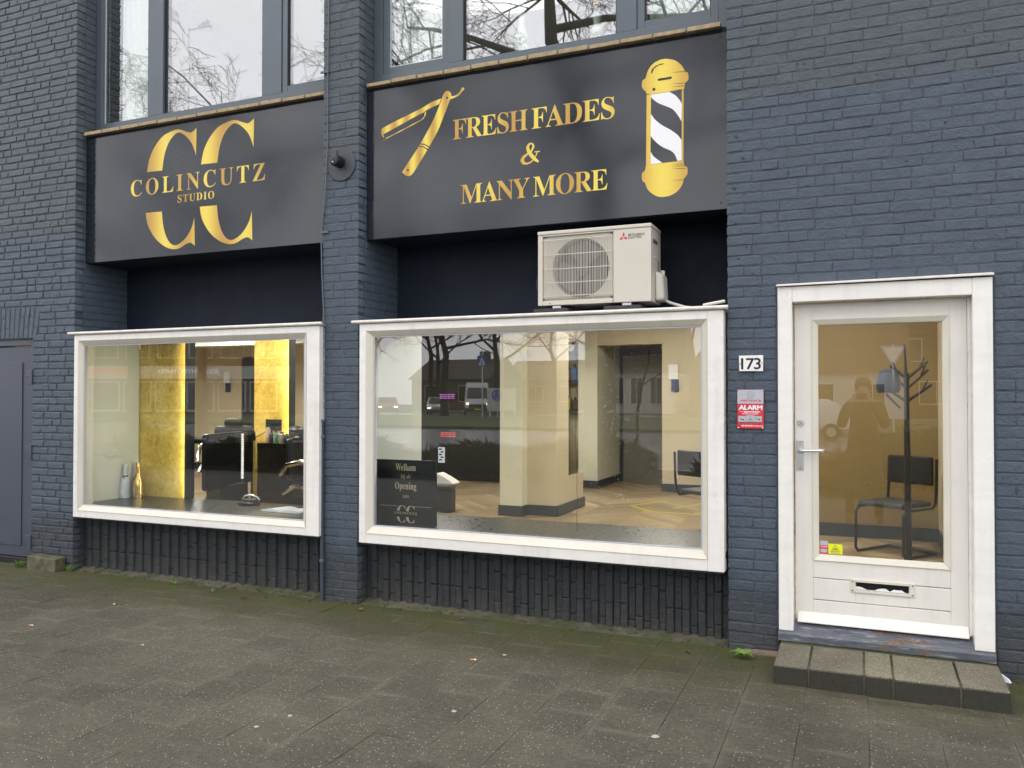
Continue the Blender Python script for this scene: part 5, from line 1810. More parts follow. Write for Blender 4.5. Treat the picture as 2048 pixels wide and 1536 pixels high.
tuft('grass tuft in front of the rubber sill of the side door', -7.02, -.085, 90, .07, .10)
tuft('grass tuft at the foot of the wall corner beside the concrete block', -6.44, -.03, 60, .06, .07)
tuft('small grass tuft at the foot of the left plinth', -5.20, -.06, 26, .04, .06)
tuft('sparse grass tuft in a joint near the left plinth', -4.72, -.15, 20, .035, .06)
tuft('tiny grass tuft beside the foot of the pier', -3.10, -.01, 22, .035, .05)
t = thing('dandelion', 'single green dandelion rosette in front of the doorstep corner', 'weed', (-.648, -.194, 0))
for i in range(9):
    a = 2 * pi * i / 9 + r.uniform(-.2, .2)
    L_ = r.uniform(.055, .09)
    ux, uy = cos(a), sin(a)
    m = MB()
    for k in range(7):
        u = k / 6
        w = .011 * sin(pi * min(1, u * 1.05 + .08)) * (1.25 if k % 2 else .75) + .0015
        z = .012 + .045 * sin(u * 2.0) * (1 - .35 * u)
        m.v += [(-.648 + ux * L_ * u - uy * w, -.194 + uy * L_ * u + ux * w, z), (-.648 + ux * L_ * u, -.194 + uy * L_ * u, z - .004), (-.648 + ux * L_ * u + uy * w, -.194 + uy * L_ * u - ux * w, z)]
    m.f = [(3 * k, 3 * k + 1, 3 * k + 4, 3 * k + 3) for k in range(6)] + [(3 * k + 1, 3 * k + 2, 3 * k + 5, 3 * k + 4) for k in range(6)]
    m.build('leaf', M['weed'], t, smooth=True)
M['butt_paper'] = MT('butt_paper', (.75, .73, .68), .7).m
M['butt_filter'] = worn('butt_filter', (.62, .30, .08), .7, .2, 300)
for lab, x, y, a, ln in (('cigarette end lying on the pavement at the far left', -5.158, -1.365, .1, .032), ('stubby cigarette end below the left display window', -5.107, -.739, .3, .016), ('short orange cigarette end on the middle of the left pavement', -4.103, -1.406, 1.3, .018), ('long cigarette end on the pavement below the right display window', -2.109, -.853, .35, .034)):
    t = thing('cigarette_butt', lab, 'cigarette end', (x, y, .006), 'cigarette ends on the pavement')
    dx, dy = cos(a), sin(a)
    MB().tube([(x, y, .0072), (x + dx * ln * .6, y + dy * ln * .6, .0072)], .0042, 8).build('filter', M['butt_filter'], t, smooth=40)
    MB().tube([(x + dx * (ln * .6 + .0004), y + dy * (ln * .6 + .0004), .0072), (x + dx * ln, y + dy * ln, .0072)], .0041, 8).build('paper', M['butt_paper'], t, smooth=40)
M['gum'] = worn('pale_gum', (.42, .40, .34), .8, .1, 60)
for lab, x, y, s in (('flat white gum spot below the right display window', -1.843, -1.586, .014), ('white gum spot near the bottom of the pavement', -2.607, -2.116, .012), ('roundish white gum spot left of the long cigarette end', -2.547, -1.947, .012),
                     ('largest pale gum spot in front of the doorstep', -.867, -1.494, .020), ('small white paper scrap near the long cigarette end', -1.965, -.685, .012)):
    pts = [(x + s * cos(i * pi / 6) * r.uniform(.75, 1.1), y + s * sin(i * pi / 6) * r.uniform(.75, 1.1)) for i in range(12)]
    tag(MB().prism_z(pts, .0022, .0055).build('gum_spot', M['gum'], bevel=.001, seg=1), lab, 'gum spot', 'gum spots on the pavement')
t = MB()
for i in range(260):                                       # crumbs and grit along the foot of the plinths
    x = r.uniform(-6.4, .7)
    if XPL < x < XPR or x > XR:
        y = -abs(r.gauss(0, .02)) - .004
    else:
        y = .09 - abs(r.gauss(0, .035))
    if -.46 < x < .69:
        continue
    s = r.uniform(.0025, .008)
    t.add([(x + s * r.uniform(-1, 1), y + s * r.uniform(-1, 1), s * r.uniform(-.6, 1.6)) for _ in range(4)], [(0, 1, 2), (0, 2, 3), (0, 3, 1), (1, 3, 2)])
tag(t.build('grit', M['joint']), 'loose grit and crumbs along the foot of the front', 'grit', kind='stuff')
m = MB()
for x0_, x1_, y0_, y1_ in ((XL + .01, XPL - .01, .012, .13), (XPR + .01, XR - .01, .012, .13)):
    nn_ = 40
    for i in range(nn_ + 1):
        x = x0_ + (x1_ - x0_) * i / nn_
        m.v += [(x, y0_ - .012 + r.uniform(-.012, .01), -.004), (x, .07 + r.uniform(-.01, .01), .004 + r.uniform(0, .006)), (x, y1_, .02 + r.uniform(0, .012))]
o0 = 0
for b_ in range(2):
    for i in range(40):
        k = b_ * 123 + 3 * i
        m.f += [(k, k + 3, k + 4, k + 1), (k + 1, k + 4, k + 5, k + 2)]
tag(m.build('dirt', M['joint'], smooth=True), 'sandy dirt and moss in the strip along the plinths', 'dirt', kind='stuff')
m = MB()
m = MB()
for i in range(330):                                       # moss cushions in the joint between front and pavement
    x = r.uniform(-6.9, .9)
    if -.47 < x < .70:
        continue
    y = (-abs(r.gauss(0, .012)) if (XPL < x < XPR or x > XR or x < XL) else .085 - abs(r.gauss(0, .05))) - .002
    s = r.uniform(.006, .022)
    k = 7
    ring0 = [(x + s * r.uniform(.7, 1.2) * cos(2 * pi * j / k), y + s * r.uniform(.5, .9) * sin(2 * pi * j / k), -.006) for j in range(k)]
    ring1 = [(x + s * .6 * r.uniform(.7, 1.2) * cos(2 * pi * j / k), y + s * .45 * sin(2 * pi * j / k), s * r.uniform(.3, .55)) for j in range(k)]
    m.add(ring0 + ring1 + [(x, y, s * .62)], [(j, (j + 1) % k, (j + 1) % k + k, j + k) for j in range(k)] + [(j + k, (j + 1) % k + k, 2 * k) for j in range(k)])
tag(m.build('moss', M['moss'], smooth=True), 'small dark green moss cushions along the foot of the front', 'moss', kind='stuff')
for lab, x, y, a, L_ in (('brown dead leaf in front of the pier', -3.35, -.16, .4, .045), ('brown dead leaf near the left plinth', -4.35, -.22, 2.0, .05), ('curled dead leaf below the welcome board window', -2.55, -.10, 1.1, .04), ('brown leaf scrap left of the doorstep', -.95, -.22, 2.6, .035)):
    ux, uy = cos(a), sin(a)
    q = MB()
    for j in range(6):
        u = j / 5
        w = .36 * L_ * sin(pi * min(1, u * .95 + .05))
        q.v += [(x + ux * L_ * u - uy * w, y + uy * L_ * u + ux * w, .010 + .006 * sin(u * 3)), (x + ux * L_ * u, y + uy * L_ * u, .005), (x + ux * L_ * u + uy * w, y + uy * L_ * u - ux * w, .011 - .003 * u)]
    q.f = [(3 * j, 3 * j + 1, 3 * j + 4, 3 * j + 3) for j in range(5)] + [(3 * j + 1, 3 * j + 2, 3 * j + 5, 3 * j + 4) for j in range(5)]
    tag(q.build('dead_leaf', worn('dead_leaf', (.13, .075, .035), .8, .3, 80) if 'dead_leaf' not in bpy.data.materials else bpy.data.materials['dead_leaf'], smooth=True), lab, 'leaf', 'dead leaves on the pavement')
tag(MB().hexa([(.70, -.03, .0), (.735, -.055, .0), (.745, -.04, .002), (.708, -.008, .002), (.698, -.02, .034), (.730, -.042, .016), (.734, -.038, .018), (.701, -.012, .036)]).build('plastic_wrapper', M['white_print']), 'crumpled white wrapper wedged behind the right end of the doorstep', 'wrapper')
tag(MB().hexa([(-.66, -.085, -.008), (-.46, -.075, -.008), (-.46, -.012, -.008), (-.66, -.015, -.008), (-.655, -.080, .014), (-.462, -.070, .018), (-.462, -.014, .018), (-.655, -.017, .012)]).build('broken_tile', worn('buff_tile', (.20, .15, .105), .9, .3, 20, bump=.5), bevel=.003), 'broken buff tile lying against the wall left of the doorstep', 'tile')

# ------------------------------------------------------------------ the street behind the camera (seen in the panes)
struct(MB().box(-90, 90, -30, -10.9, -.0515, -.035).build('road', M['wet_road']))
struct(MB().box(-90, 90, -62, -51, -.0515, -.035).build('road', M['wet_road']))
struct(MB().box(-90, 14, -50, -30.1, -.0515, .10).build('grass_island', M['grass'], bevel=.03))
struct(MB().box(-90, 90, -118, -63, -.0515, .06).build('verge', M['grass']))
struct(MB().box(-90, 90, -10.9, -10.75, -.0515, .10).build('kerb', M['zinc']))


def shrub_bed(lab, x0, x1, y0, y1, h, n, seed):
    """low spreading juniper: many small sprays over a woody core"""
    rr = random.Random(seed)
    t = thing('juniper_hedge', lab, 'hedge', ((x0 + x1) / 2, (y0 + y1) / 2, 0), 'low hedges along the kerb')
    m = MB()
    for i in range(n):
        u, v = rr.random(), rr.random()
        x = x0 + (x1 - x0) * u
        y = y0 + (y1 - y0) * v
        top = h * (.55 + .45 * sin(pi * min(1, max(0, v * 1.1 - .05)))) * (.75 + .35 * sin(x * 1.7) * sin(x * .61 + 1))
        z = top * rr.uniform(.15, 1.0)
        a, e = rr.uniform(0, 2 * pi), rr.uniform(-.1, .9)
        L = rr.uniform(.12, .28)
        d = Vector((cos(a) * cos(e), sin(a) * cos(e), sin(e)))
        w = d.orthogonal().normalized() * rr.uniform(.018, .04)
        p = Vector((x, y, z))
        m.add([p - w, p + w, p + d * L], [(0, 1, 2)])
        w2 = d.cross(w) * 1.0
        m.add([p - w2, p + w2, p + d * L * .9], [(0, 1, 2)])
    m.build('foliage', M['juniper'], t)
    s = MB()
    for i in range(int((x1 - x0) / .5)):
        x = x0 + .25 + i * .5
        s.tube([(x, (y0 + y1) / 2, -.03), (x + rr.uniform(-.2, .2), (y0 + y1) / 2 + rr.uniform(-.5, .5), h * .7)], [.03, .012], 5)
    s.build('stems', M['bark'], t)


shrub_bed('low dark juniper hedge along the near kerb', -16.0, -3.6, -10.6, -8.4, .82, 11000, 1)
shrub_bed('low juniper hedge further along the near kerb', -2.6, 6.0, -10.6, -8.5, 1.0, 8000, 2)

TR = random.Random(99)


def grow(m, p, d, L, rad, lvl, top, spec, rr):
    """a bent tapering limb with side limbs; finest level is twigs"""
    ns = 4 if lvl < 2 else 3
    pts, rs = [p.copy()], [rad]
    q, dd = p.copy(), d.normalized()
    for i in range(ns):
        dd = (dd + Vector((rr.gauss(0, .16), rr.gauss(0, .16), rr.gauss(spec['lift'] * (.12 if lvl < 2 else .05), .10))) * spec['bend']).normalized()
        q = q + dd * (L / ns)
        pts.append(q.copy())
        rs.append(max(.0045, rad * (1 - .72 * (i + 1) / ns)))
    m[0 if lvl < 1 else 1].tube(pts, rs, (8, 6, 4, 3, 3)[lvl], cap=False)
    if lvl >= top:
        return
    n = spec['n'][lvl]
    for k in range(n):
        u = .28 + .72 * (k + rr.random()) / n
        i = min(ns - 1, int(u * ns))
        f = u * ns - i
        bp = pts[i].lerp(pts[i + 1], f)
        ax_ = (pts[i + 1] - pts[i]).normalized()
        side = ax_.orthogonal().normalized()
        side.rotate(Quaternion(ax_, rr.uniform(0, 2 * pi)))
        ang = radians(rr.uniform(32, 68))
        nd = ax_ * cos(ang) + side * sin(ang) + Vector((0, 0, spec['up'] * (.25 if lvl < 2 else .02)))
        nr = max(.0055, (rs[i] * (1 - f) + rs[i + 1] * f) * rr.uniform(.42, .66))
        grow(m, bp, nd, L * rr.uniform(.42, .62) * (1.12 - .45 * u), nr, lvl + 1, top, spec, rr)


def bare_tree(lab, x, y, h, trunk_h, rad, spread, limbs, top, spec, seed, grp='bare street trees'):
    rr = random.Random(seed)
    t = thing('bare_tree', lab, 'tree', (x, y, 0), grp)
    tr, cr = MB(), MB()
    pts = [Vector((x, y, -.1)), Vector((x + rr.gauss(0, .05), y, trunk_h * .5)), Vector((x + rr.gauss(0, .08), y + rr.gauss(0, .08), trunk_h))]
    lead = [pts[-1].copy()]
    rs = [rad * 1.25, rad, rad * .86]
    n = 5
    for i in range(n):
        lead.append(lead[-1] + Vector((rr.gauss(0, .25), rr.gauss(0, .25), (h - trunk_h) * .85 / n)))
    tr.tube(pts + lead[1:], rs + [rad * (.78 - .70 * (i + 1) / n) for i in range(n)], 12, cap=False)
    for k in range(limbs):
        u = (k + rr.random() * .6) / limbs
        i = min(n - 1, int(u * n))
        bp = lead[i].lerp(lead[i + 1], u * n - i)
        a = k * 2.4 + rr.uniform(-.5, .5)
        el_ = radians(spec['el'] + 35 * u)
        d = Vector((cos(a) * cos(el_), sin(a) * cos(el_), sin(el_)))
        grow((tr, cr), bp, d, spread * (1.1 - .55 * u) * rr.uniform(.85, 1.1), rad * (.46 - .26 * u), 0, top, spec, rr)
    tr.build('trunk', M['bark'], t, smooth=True)
    cr.build('crown', M['twig'], t)
    return t


WIDE = dict(n=(8, 7, 6, 5), lift=-.2, bend=1.15, up=.2, el=8)
NEAR = dict(n=(8, 7, 6, 5), lift=-.15, bend=1.15, up=.2, el=5)
TALL = dict(n=(7, 6, 5, 4), lift=.5, bend=1.0, up=.6, el=30)
THIN = dict(n=(6, 5, 4), lift=.4, bend=1.0, up=.5, el=35)
bare_tree('broad bare tree with heavy low limbs standing nearest the shop', -5.1, -11.75, 15.5, 6.4, .30, 7.4, 12, 4, NEAR, 5)
bare_tree('slim bare tree in front of the white house', -7.29, -23.3, 6.5, 1.9, .06, 2.0, 9, 2, THIN, 8)
for lab, x, y, h, th, rad, sp, sd, spec in (('tall bare tree at the left end of the street', -31.0, -23.0, 16.5, 4.5, .24, 6.0, 11, TALL), ('bare tree with a leaning top beside the road', -26.4, -22.5, 14.5, 4.0, .20, 5.2, 12, TALL),
                                      ('forked bare tree behind the traffic', -28.0, -48.1, 15.0, 4.5, .26, 7.5, 13, WIDE), ('thin bare tree beside the forked one', -33.8, -56.5, 16.0, 5.0, .22, 6.5, 14, TALL),
                                      ('bare tree with rising forks behind the delivery van', -28.2, -58.0, 14.0, 4.0, .30, 7.0, 15, TALL), ('wide bare tree at the far road bend', -33.0, -46.0, 13.0, 4.0, .25, 6.5, 16, TALL),
                                      ('bare tree far behind the houses', -38.0, -66.0, 15.0, 4.0, .25, 6.5, 17, TALL), ('bare tree between the far houses', -23.0, -70.0, 14.0, 4.0, .25, 6.5, 18, TALL), ('bare tree behind the gap beside the white house', -28.0, -72.0, 15.0, 4.5, .25, 6.5, 20, TALL), ('bare tree behind the brown brick house', -16.0, -80.0, 17.0, 4.5, .25, 6.5, 21, TALL), ('bare tree behind the brown roofed house', 5.0, -50.0, 15.0, 4.5, .25, 6.5, 19, TALL)):
    bare_tree(lab, x, y, h, th, rad, sp, 9, 3, spec, sd)

M['roof_tile'] = worn('dark_roof', (.055, .045, .04), .8, .25, 1.2, bump=.6, bscale=9)
M['roof_brown'] = worn('brown_roof', (.10, .062, .042), .85, .25, 1.2, bump=.6, bscale=9)
M['render_white'] = worn('house_white', (.62, .61, .58), .8, .06, .8)
M['brick_brown'] = worn('house_brick', (.13, .085, .06), .9, .2, 2)
M['win_dark'] = MT('window_dark', (.02, .022, .025), .1).m
M['trim'] = worn('house_trim', (.65, .65, .62), .6, .05, 2)


def house(lab, x, y, w, dep, eave, ridge, wall, roof, wins, along=True, chim=True):
    t = thing('house', lab, 'house', (x, y, 0), 'houses across the street')
    MB().box(x - w / 2, x + w / 2, y - dep, y, -.05, eave).build('wall', wall, t)
    m = MB()
    if along:                                              # ridge parallel to the street
        m.prism_x([(y + .4, eave - .1), (y - dep / 2, ridge), (y - dep - .4, eave - .1), (y - dep - .4, eave + .06), (y - dep / 2, ridge + .2), (y + .4, eave + .06)][0:3] + [], x - w / 2 - .3, x + w / 2 + .3)
    else:
        m.prism([(x - w / 2 - .4, eave - .1), (x, ridge), (x + w / 2 + .4, eave - .1)], y - dep - .3, y + .35)
    rf = m.build('roof', roof, t)
    if not along:
        MB().prism([(x - w / 2 + .15, eave - .05), (x, ridge - .35), (x + w / 2 - .15, eave - .05)], y + .351, y + .42).build('gable', wall, t)
    if chim:
        MB().box(x + w * .2, x + w * .2 + .8, y - dep * .55, y - dep * .42, ridge - 1.2, ridge + .8).build('chimney', M['brick_brown'], rf)
    for wx, wz, ww, wh in wins:
        f = MB().box(x + wx - ww / 2 - .08, x + wx + ww / 2 + .08, y + .002, y + .06, wz - .08, wz + wh + .08).build('window', M['trim'], t)
        MB().box(x + wx - ww / 2, x + wx - .03, y + .0602, y + .07, wz, wz + wh).box(x + wx + .03, x + wx + ww / 2, y + .0602, y + .07, wz, wz + wh).build('pane', M['win_dark'], f)
    return t


house('white house with dark tiled gable roof and three tall dark windows', -17.3, -63.5, 6.0, 9, 3.6, 8.4, M['render_white'], M['roof_tile'], [(-1.9, .9, .9, 2.2), (-.3, .9, .9, 2.2), (1.4, .9, .9, 2.2)], True)
house('brown brick house with steep tiled roof right of the white house', -9.6, -66, 8, 9, 3.6, 9.5, M['brick_brown'], M['roof_brown'], [(-2.2, 1.0, 1.4, 1.5), (1.2, 1.0, 1.4, 1.5)], False)
house('low house under a very large brown roof across the street', -1.8, -58, 9.5, 10, 3.3, 9.6, M['render_white'], M['roof_brown'], [(-1.2, .8, 2.4, 1.6), (2.6, .8, 1.5, 1.6)], True)
house('taller house with a white dormer behind the large brown roof', 5.2, -63, 6.5, 9, 6.2, 10, M['brick_brown'], M['roof_tile'], [(-1.8, 4.2, 1.6, 1.6), (1.4, 4.2, 1.6, 1.6), (0, 1.0, 2.2, 1.6)], False)
house('dark brick house behind the delivery van', -29.5, -78, 14, 10, 3.4, 5.6, M['brick_brown'], M['roof_tile'], [(-3, 1, 1.6, 1.6), (0, 1, 1.6, 1.6), (3, 1, 1.6, 1.6)], True)
house('dark house with a flat look at the road bend', -40.0, -72, 9, 9, 3.4, 5.6, M['brick_brown'], M['roof_tile'], [(-2, 1, 1.6, 1.6), (2, 1, 1.6, 1.6)], True)

# parade of shops at the far left, with its lettering
sh = thing('shop_building', 'long two storey row of shops with red and white lettering', 'building', (-52, -43, 0))
ca, sa = cos(radians(-23)), sin(radians(-23))
O_, Rv, Uv, Nv = Vector((-60.0, -40.0, 0)), Vector((ca, sa, 0)), Vector((0, 0, 1)), Vector((-sa, ca, 0))


def slab(nm, u0, u1, z0, z1, d0, d1, mat, par):
    p = []
    for z in (z0, z1):
        p += [O_ + Rv * u0 + Uv * z + Nv * d0, O_ + Rv * u1 + Uv * z + Nv * d0, O_ + Rv * u1 + Uv * z + Nv * d1, O_ + Rv * u0 + Uv * z + Nv * d1]
    return MB().hexa([tuple(v) for v in p]).build(nm, mat, par)


slab('wall', -6, 20, -.05, 7.2, -9, 0, M['brick_brown'], sh)
slab('fascia', -6, 20, 2.9, 3.9, .002, .12, M['trim'], sh)
slab('roof', -6.3, 20.3, 7.2, 7.5, -9.2, .4, M['dark_metal'], sh)
for i in range(10):
    u = -4.6 + i * 2.5
    f = slab('window', u - .95, u + .95, 4.5, 6.1, .002, .06, M['trim'], sh)
    slab('pane', u - .85, u - .04, 4.6, 6.0, .0605, .075, M['win_dark'], f)
    slab('pane', u + .04, u + .85, 4.6, 6.0, .0605, .075, M['win_dark'], f)
    f = slab('shop_front', u - 1.1, u + 1.1, .3, 2.7, .002, .06, M['trim'], sh)
    slab('pane', u - 1.0, u + 1.0, .45, 2.6, .0605, .075, M['win_dark'] if i not in (3,) else M['red'], f)
fr_ = (O_, Rv, Uv, Nv)
M['red_lit'] = emit('red_letters', (.85, .03, .04), .9)
M['white_lit'] = emit('white_letters', (.9, .9, .9), .8)
lettering('lettering', 'tempo-team', M['red_lit'], -7.6, -3.9, 3.15, 3.75, .13, sh, 1.0, .02, .03, (O_ + Nv * .121, -Rv, Uv, Nv))
lettering('lettering', 'JOUW HYPOTHEEK', M['white_lit'], -14.4, -9.4, 3.2, 3.65, .13, sh, 1.1, .01, .03, (O_ + Nv * .121, -Rv, Uv, Nv))


# vehicles
def wheel(t, p, rad, w, ax_):
    m = MB().lathe([(rad * .62, -w / 2), (rad, -w / 2 + .02), (rad, w / 2 - .02), (rad * .62, w / 2)], (0, 0, 0), 18, 'x')
    return m


def vehicle(name, lab, cat, x, y, rz, prof, width, body, parts, group=None):
    """prof: side outline (along, z); parts: list of (name, outline, inset, material)"""
    t = thing(name, lab, cat, (x, y, 0), group)
    R = Matrix.Rotation(rz, 3, 'Z')
    W = lambda p: tuple(Vector((x, y, 0)) + R @ Vector(p))
    h = width / 2
    m = MB()
    top = max(z for _, z in prof)
    n = len(prof)
    wv = lambda z: h * (1 - .16 * max(0, (z - .9) / max(.3, top - .9)))
    vs = [(-wv(z), a, z) for a, z in prof] + [(wv(z), a, z) for a, z in prof]
    m.add([W(v) for v in vs], [tuple(range(n)), tuple(range(2 * n - 1, n - 1, -1))] + [(i + n, (i + 1) % n + n, (i + 1) % n, i) for i in range(n)])
    b = m.build('body', body, t, bevel=.06, seg=3, smooth=35)
    for nm, pts, mat in parts:                             # each a patch given by 3-D corners, with thickness
        m = MB()
        k = len(pts)
        c = sum((Vector(p) for p in pts), Vector()) / k
        nrm = (Vector(pts[1]) - Vector(pts[0])).cross(Vector(pts[2]) - Vector(pts[0])).normalized() * .02
        m.add([W(Vector(p) + nrm) for p in pts] + [W(Vector(p) - nrm) for p in pts], [tuple(range(k)), tuple(range(2 * k - 1, k - 1, -1))] + [(i + k, (i + 1) % k + k, (i + 1) % k, i) for i in range(k)])
        m.build(nm, mat, t)
    return t, W


M['car_silver'] = MT('car_silver', (.45, .46, .48), .25, .6).m
M['car_red'] = MT('car_red', (.40, .02, .02), .3).m
M['car_white'] = MT('car_white', (.75, .75, .75), .25).m
M['tyre'] = worn('tyre', (.015, .015, .016), .8, .1, 10)
M['head'] = emit('headlight', (1.0, .93, .75), 6.0)
M['screen_glass'] = MT('screen_glass', (.04, .045, .05), .08).m


def add_wheels(t, W, half, ya, yb, rad=.33):
    for s in (-1, 1):
        for yy in (ya, yb):
            m = MB()
            m.lathe([(rad * .62, -.1), (rad, -.08), (rad, .08), (rad * .62, .1)], (0, 0, 0), 18, 'x')
            c = W((s * (half - .06), yy, rad - .03))
            R = Matrix.Rotation(0, 3, 'Z')
            d = Vector(W((1, 0, 0))) - Vector(W((0, 0, 0)))
            ang = math.atan2(d.y, d.x)
            RR = Matrix.Rotation(ang, 3, 'Z')
            m.v = [tuple(Vector(c) + RR @ Vector(v)) for v in m.v]
            wh = m.build('wheel', M['tyre'], t, smooth=35)
            m = MB().lathe([(rad * .55, -.105), (rad * .5, -.11), (rad * .5, .11), (rad * .55, .105)], (0, 0, 0), 14, 'x')
            m.v = [tuple(Vector(c) + RR @ Vector(v)) for v in m.v]
            m.build('rim', M['steel'], wh, smooth=35)


vp = [(2.9, .45), (2.9, .95), (2.55, 1.25), (1.75, 2.25), (1.35, 2.62), (-2.9, 2.66), (-3.0, .5)]
van, W = vehicle('delivery_van', 'white and red delivery van with lit headlights coming along the far road', 'van', -28.9, -55.5, radians(-27), vp, 2.0, M['car_white'],
                 [('windscreen', [(-.84, 2.50, 1.36), (.84, 2.50, 1.36), (.74, 1.84, 2.20), (-.74, 1.84, 2.20)], M['screen_glass']),
                  ('grille', [(-.70, 2.905, .62), (.70, 2.905, .62), (.66, 2.905, .90), (-.66, 2.905, .90)], M['tyre']),
                  ('bumper', [(-.98, 2.92, .34), (.98, 2.92, .34), (.98, 2.92, .60), (-.98, 2.92, .60)], M['tyre']),
                  ('side_panel', [(1.01, 1.3, .7), (1.01, -2.7, .7), (.86, -2.7, 2.45), (.86, 1.1, 2.45)], M['car_red']),
                  ('side_panel', [(-1.01, 1.3, .7), (-1.01, -2.7, .7), (-.86, -2.7, 2.45), (-.86, 1.1, 2.45)], M['car_red']),
                  ('headlight', [(-.93, 2.90, .84), (-.70, 2.92, .84), (-.70, 2.86, 1.04), (-.93, 2.82, 1.04)], M['head']),
                  ('headlight', [(.70, 2.92, .84), (.93, 2.90, .84), (.93, 2.82, 1.04), (.70, 2.86, 1.04)], M['head']),
                  ('number_plate', [(-.26, 2.95, .44), (.26, 2.95, .44), (.26, 2.95, .55), (-.26, 2.95, .55)], M['yellow_print'])])
add_wheels(van, W, 1.0, 1.9, -1.9, .36)
cp = [(2.1, .35), (2.1, .72), (1.1, .92), (.45, 1.42), (-1.2, 1.45), (-2.0, 1.0), (-2.1, .4)]
for nm, lab, x, y, rz, mat in (('car', 'silver car with lit headlights beside the delivery van', -31.4, -53.5, -27, 'car_silver'), ('car', 'red car with lit headlights at the road bend', -38.0, -56.5, -33, 'car_red')):
    c, W = vehicle(nm, lab, 'car', x, y, radians(rz), cp, 1.75, M[mat],
                   [('windscreen', [(-.74, 1.07, .96), (.74, 1.07, .96), (.64, .52, 1.38), (-.64, .52, 1.38)], M['screen_glass']),
                    ('headlight', [(-.80, 2.12, .55), (-.50, 2.12, .55), (-.50, 2.11, .68), (-.80, 2.08, .68)], M['head']),
                    ('headlight', [(.50, 2.12, .55), (.80, 2.12, .55), (.80, 2.08, .68), (.50, 2.11, .68)], M['head']),
                    ('bumper', [(-.8, 2.12, .30), (.8, 2.12, .30), (.8, 2.12, .48), (-.8, 2.12, .48)], M['tyre'])], 'cars on the far road')
    add_wheels(c, W, .88, 1.35, -1.35, .31)
c, W = vehicle('car', 'white car passing on the near road', 'car', -2.3, -26.5, radians(90), cp, 1.75, M['car_white'],
               [('side_window', [(-.80, .85, .98), (-.80, -1.15, .98), (-.72, -.95, 1.36), (-.72, .42, 1.36)], M['screen_glass']), ('side_window', [(.80, .85, .98), (.80, -1.15, .98), (.72, -.95, 1.36), (.72, .42, 1.36)], M['screen_glass']),
                ('windscreen', [(-.74, 1.07, .96), (.74, 1.07, .96), (.64, .52, 1.38), (-.64, .52, 1.38)], M['screen_glass'])], 'cars on the near road')
add_wheels(c, W, .88, 1.35, -1.35, .31)

# road signs and a notice board
t = thing('crossing_sign', 'square blue crossing sign with a white triangle on a grey pole', 'road sign', (-23.4, -44.8, 0))
M['sign_blue'] = MT('sign_blue', (.02, .09, .38), .4).m
MB().tube([(-23.4, -44.85, 0), (-23.4, -44.85, 4.6)], .05, 8).build('pole', M['steel'], t, smooth=True)
MB().box(-23.75, -23.05, -44.79, -44.76, 3.55, 4.25).build('panel', M['sign_blue'], t)
MB().prism([(-23.66, 3.62), (-23.14, 3.62), (-23.4, 4.16)], -44.758, -44.75).build('triangle', M['white_print'], t)
MB().tube([(-23.4, -44.745, 3.98), (-23.41, -44.745, 3.85), (-23.48, -44.745, 3.66)], .03, 6).tube([(-23.41, -44.744, 3.85), (-23.32, -44.744, 3.66)], .028, 6).build('walker_symbol', M['black'], t)
t = thing('roundabout_sign', 'round blue arrow sign on a short post', 'road sign', (-22.4, -45.1, 0))
MB().tube([(-22.4, -45.1, 0), (-22.4, -45.1, 2.0)], .04, 8).build('post', M['steel'], t, smooth=True)
MB().lathe([(.38, 0), (.38, .03)], (-22.4, -45.02, 1.6), 28, 'y').build('disc', M['sign_blue'], t)
for k in range(3):
    a0 = k * 2 * pi / 3
    MB().tube([(-22.4 + .22 * cos(a0 + i * .28), -44.98, 1.6 + .22 * sin(a0 + i * .28)) for i in range(6)], [.02, .02, .02, .045, .03, .004], 5).build('arrow', M['white_print'], t)
t = thing('notice_board', 'white notice board standing on two posts by the road', 'notice board', (-23.1, -47.2, 0))
MB().box(-24.1, -21.9, -47.2, -47.12, .5, 2.1).build('board', M['trim'], t)
MB().box(-24.0, -23.9, -47.3, -47.21, 0, 2.0).box(-22.1, -22.0, -47.3, -47.21, 0, 2.0).build('posts', M['steel'], t)
t = thing('street_lamp', 'tall grey street lamp with a curved arm beyond the road', 'street lamp', (-22.7, -46, 0))
MB().tube([(-22.7, -46.6, 0), (-22.7, -46.6, 7), (-22.9, -46.6, 7.6), (-23.8, -46.6, 7.9)], [.09, .06, .05, .045], 8).build('pole', M['steel'], t, smooth=True)
MB().box(-24.5, -23.8, -46.7, -46.5, 7.85, 7.98).build('lamp_head', M['zinc'], t, bevel=.03)
t = thing('yield_sign', 'white yield triangle sign on a pole across the street', 'road sign', (1.2, -30.5, 0))
MB().tube([(1.2, -30.5, 0), (1.2, -30.5, 3.6)], .04, 8).build('pole', M['steel'], t, smooth=True)
MB().prism([(.72, 3.55), (1.68, 3.55), (1.2, 2.72)], -30.46, -30.43).build('panel', M['light_grey'], t)
MB().prism([(.86, 3.46), (1.54, 3.46), (1.2, 2.87)], -30.429, -30.42).build('field', M['white_print'], t)

# ------------------------------------------------------------------ the photographer, seen in the door pane
person = thing('person', 'photographer in dark clothes holding a phone up with both hands', 'person', (.03, -5.52, 0))


def make_clothes():
    t = MT('clothes', (.03, .03, .032), .9)
    z = t.axis(2)
    c = t.mix(t.maprange(z, .905, .915), (.055, .048, .032), (.022, .021, .020))
    c = t.mix(t.maprange(z, .10, .11), (.10, .065, .035), c)
    c = t.mix(t.maprange(z, 1.475, 1.480), c, (.46, .27, .19))
    t.color(c)
    return t.m


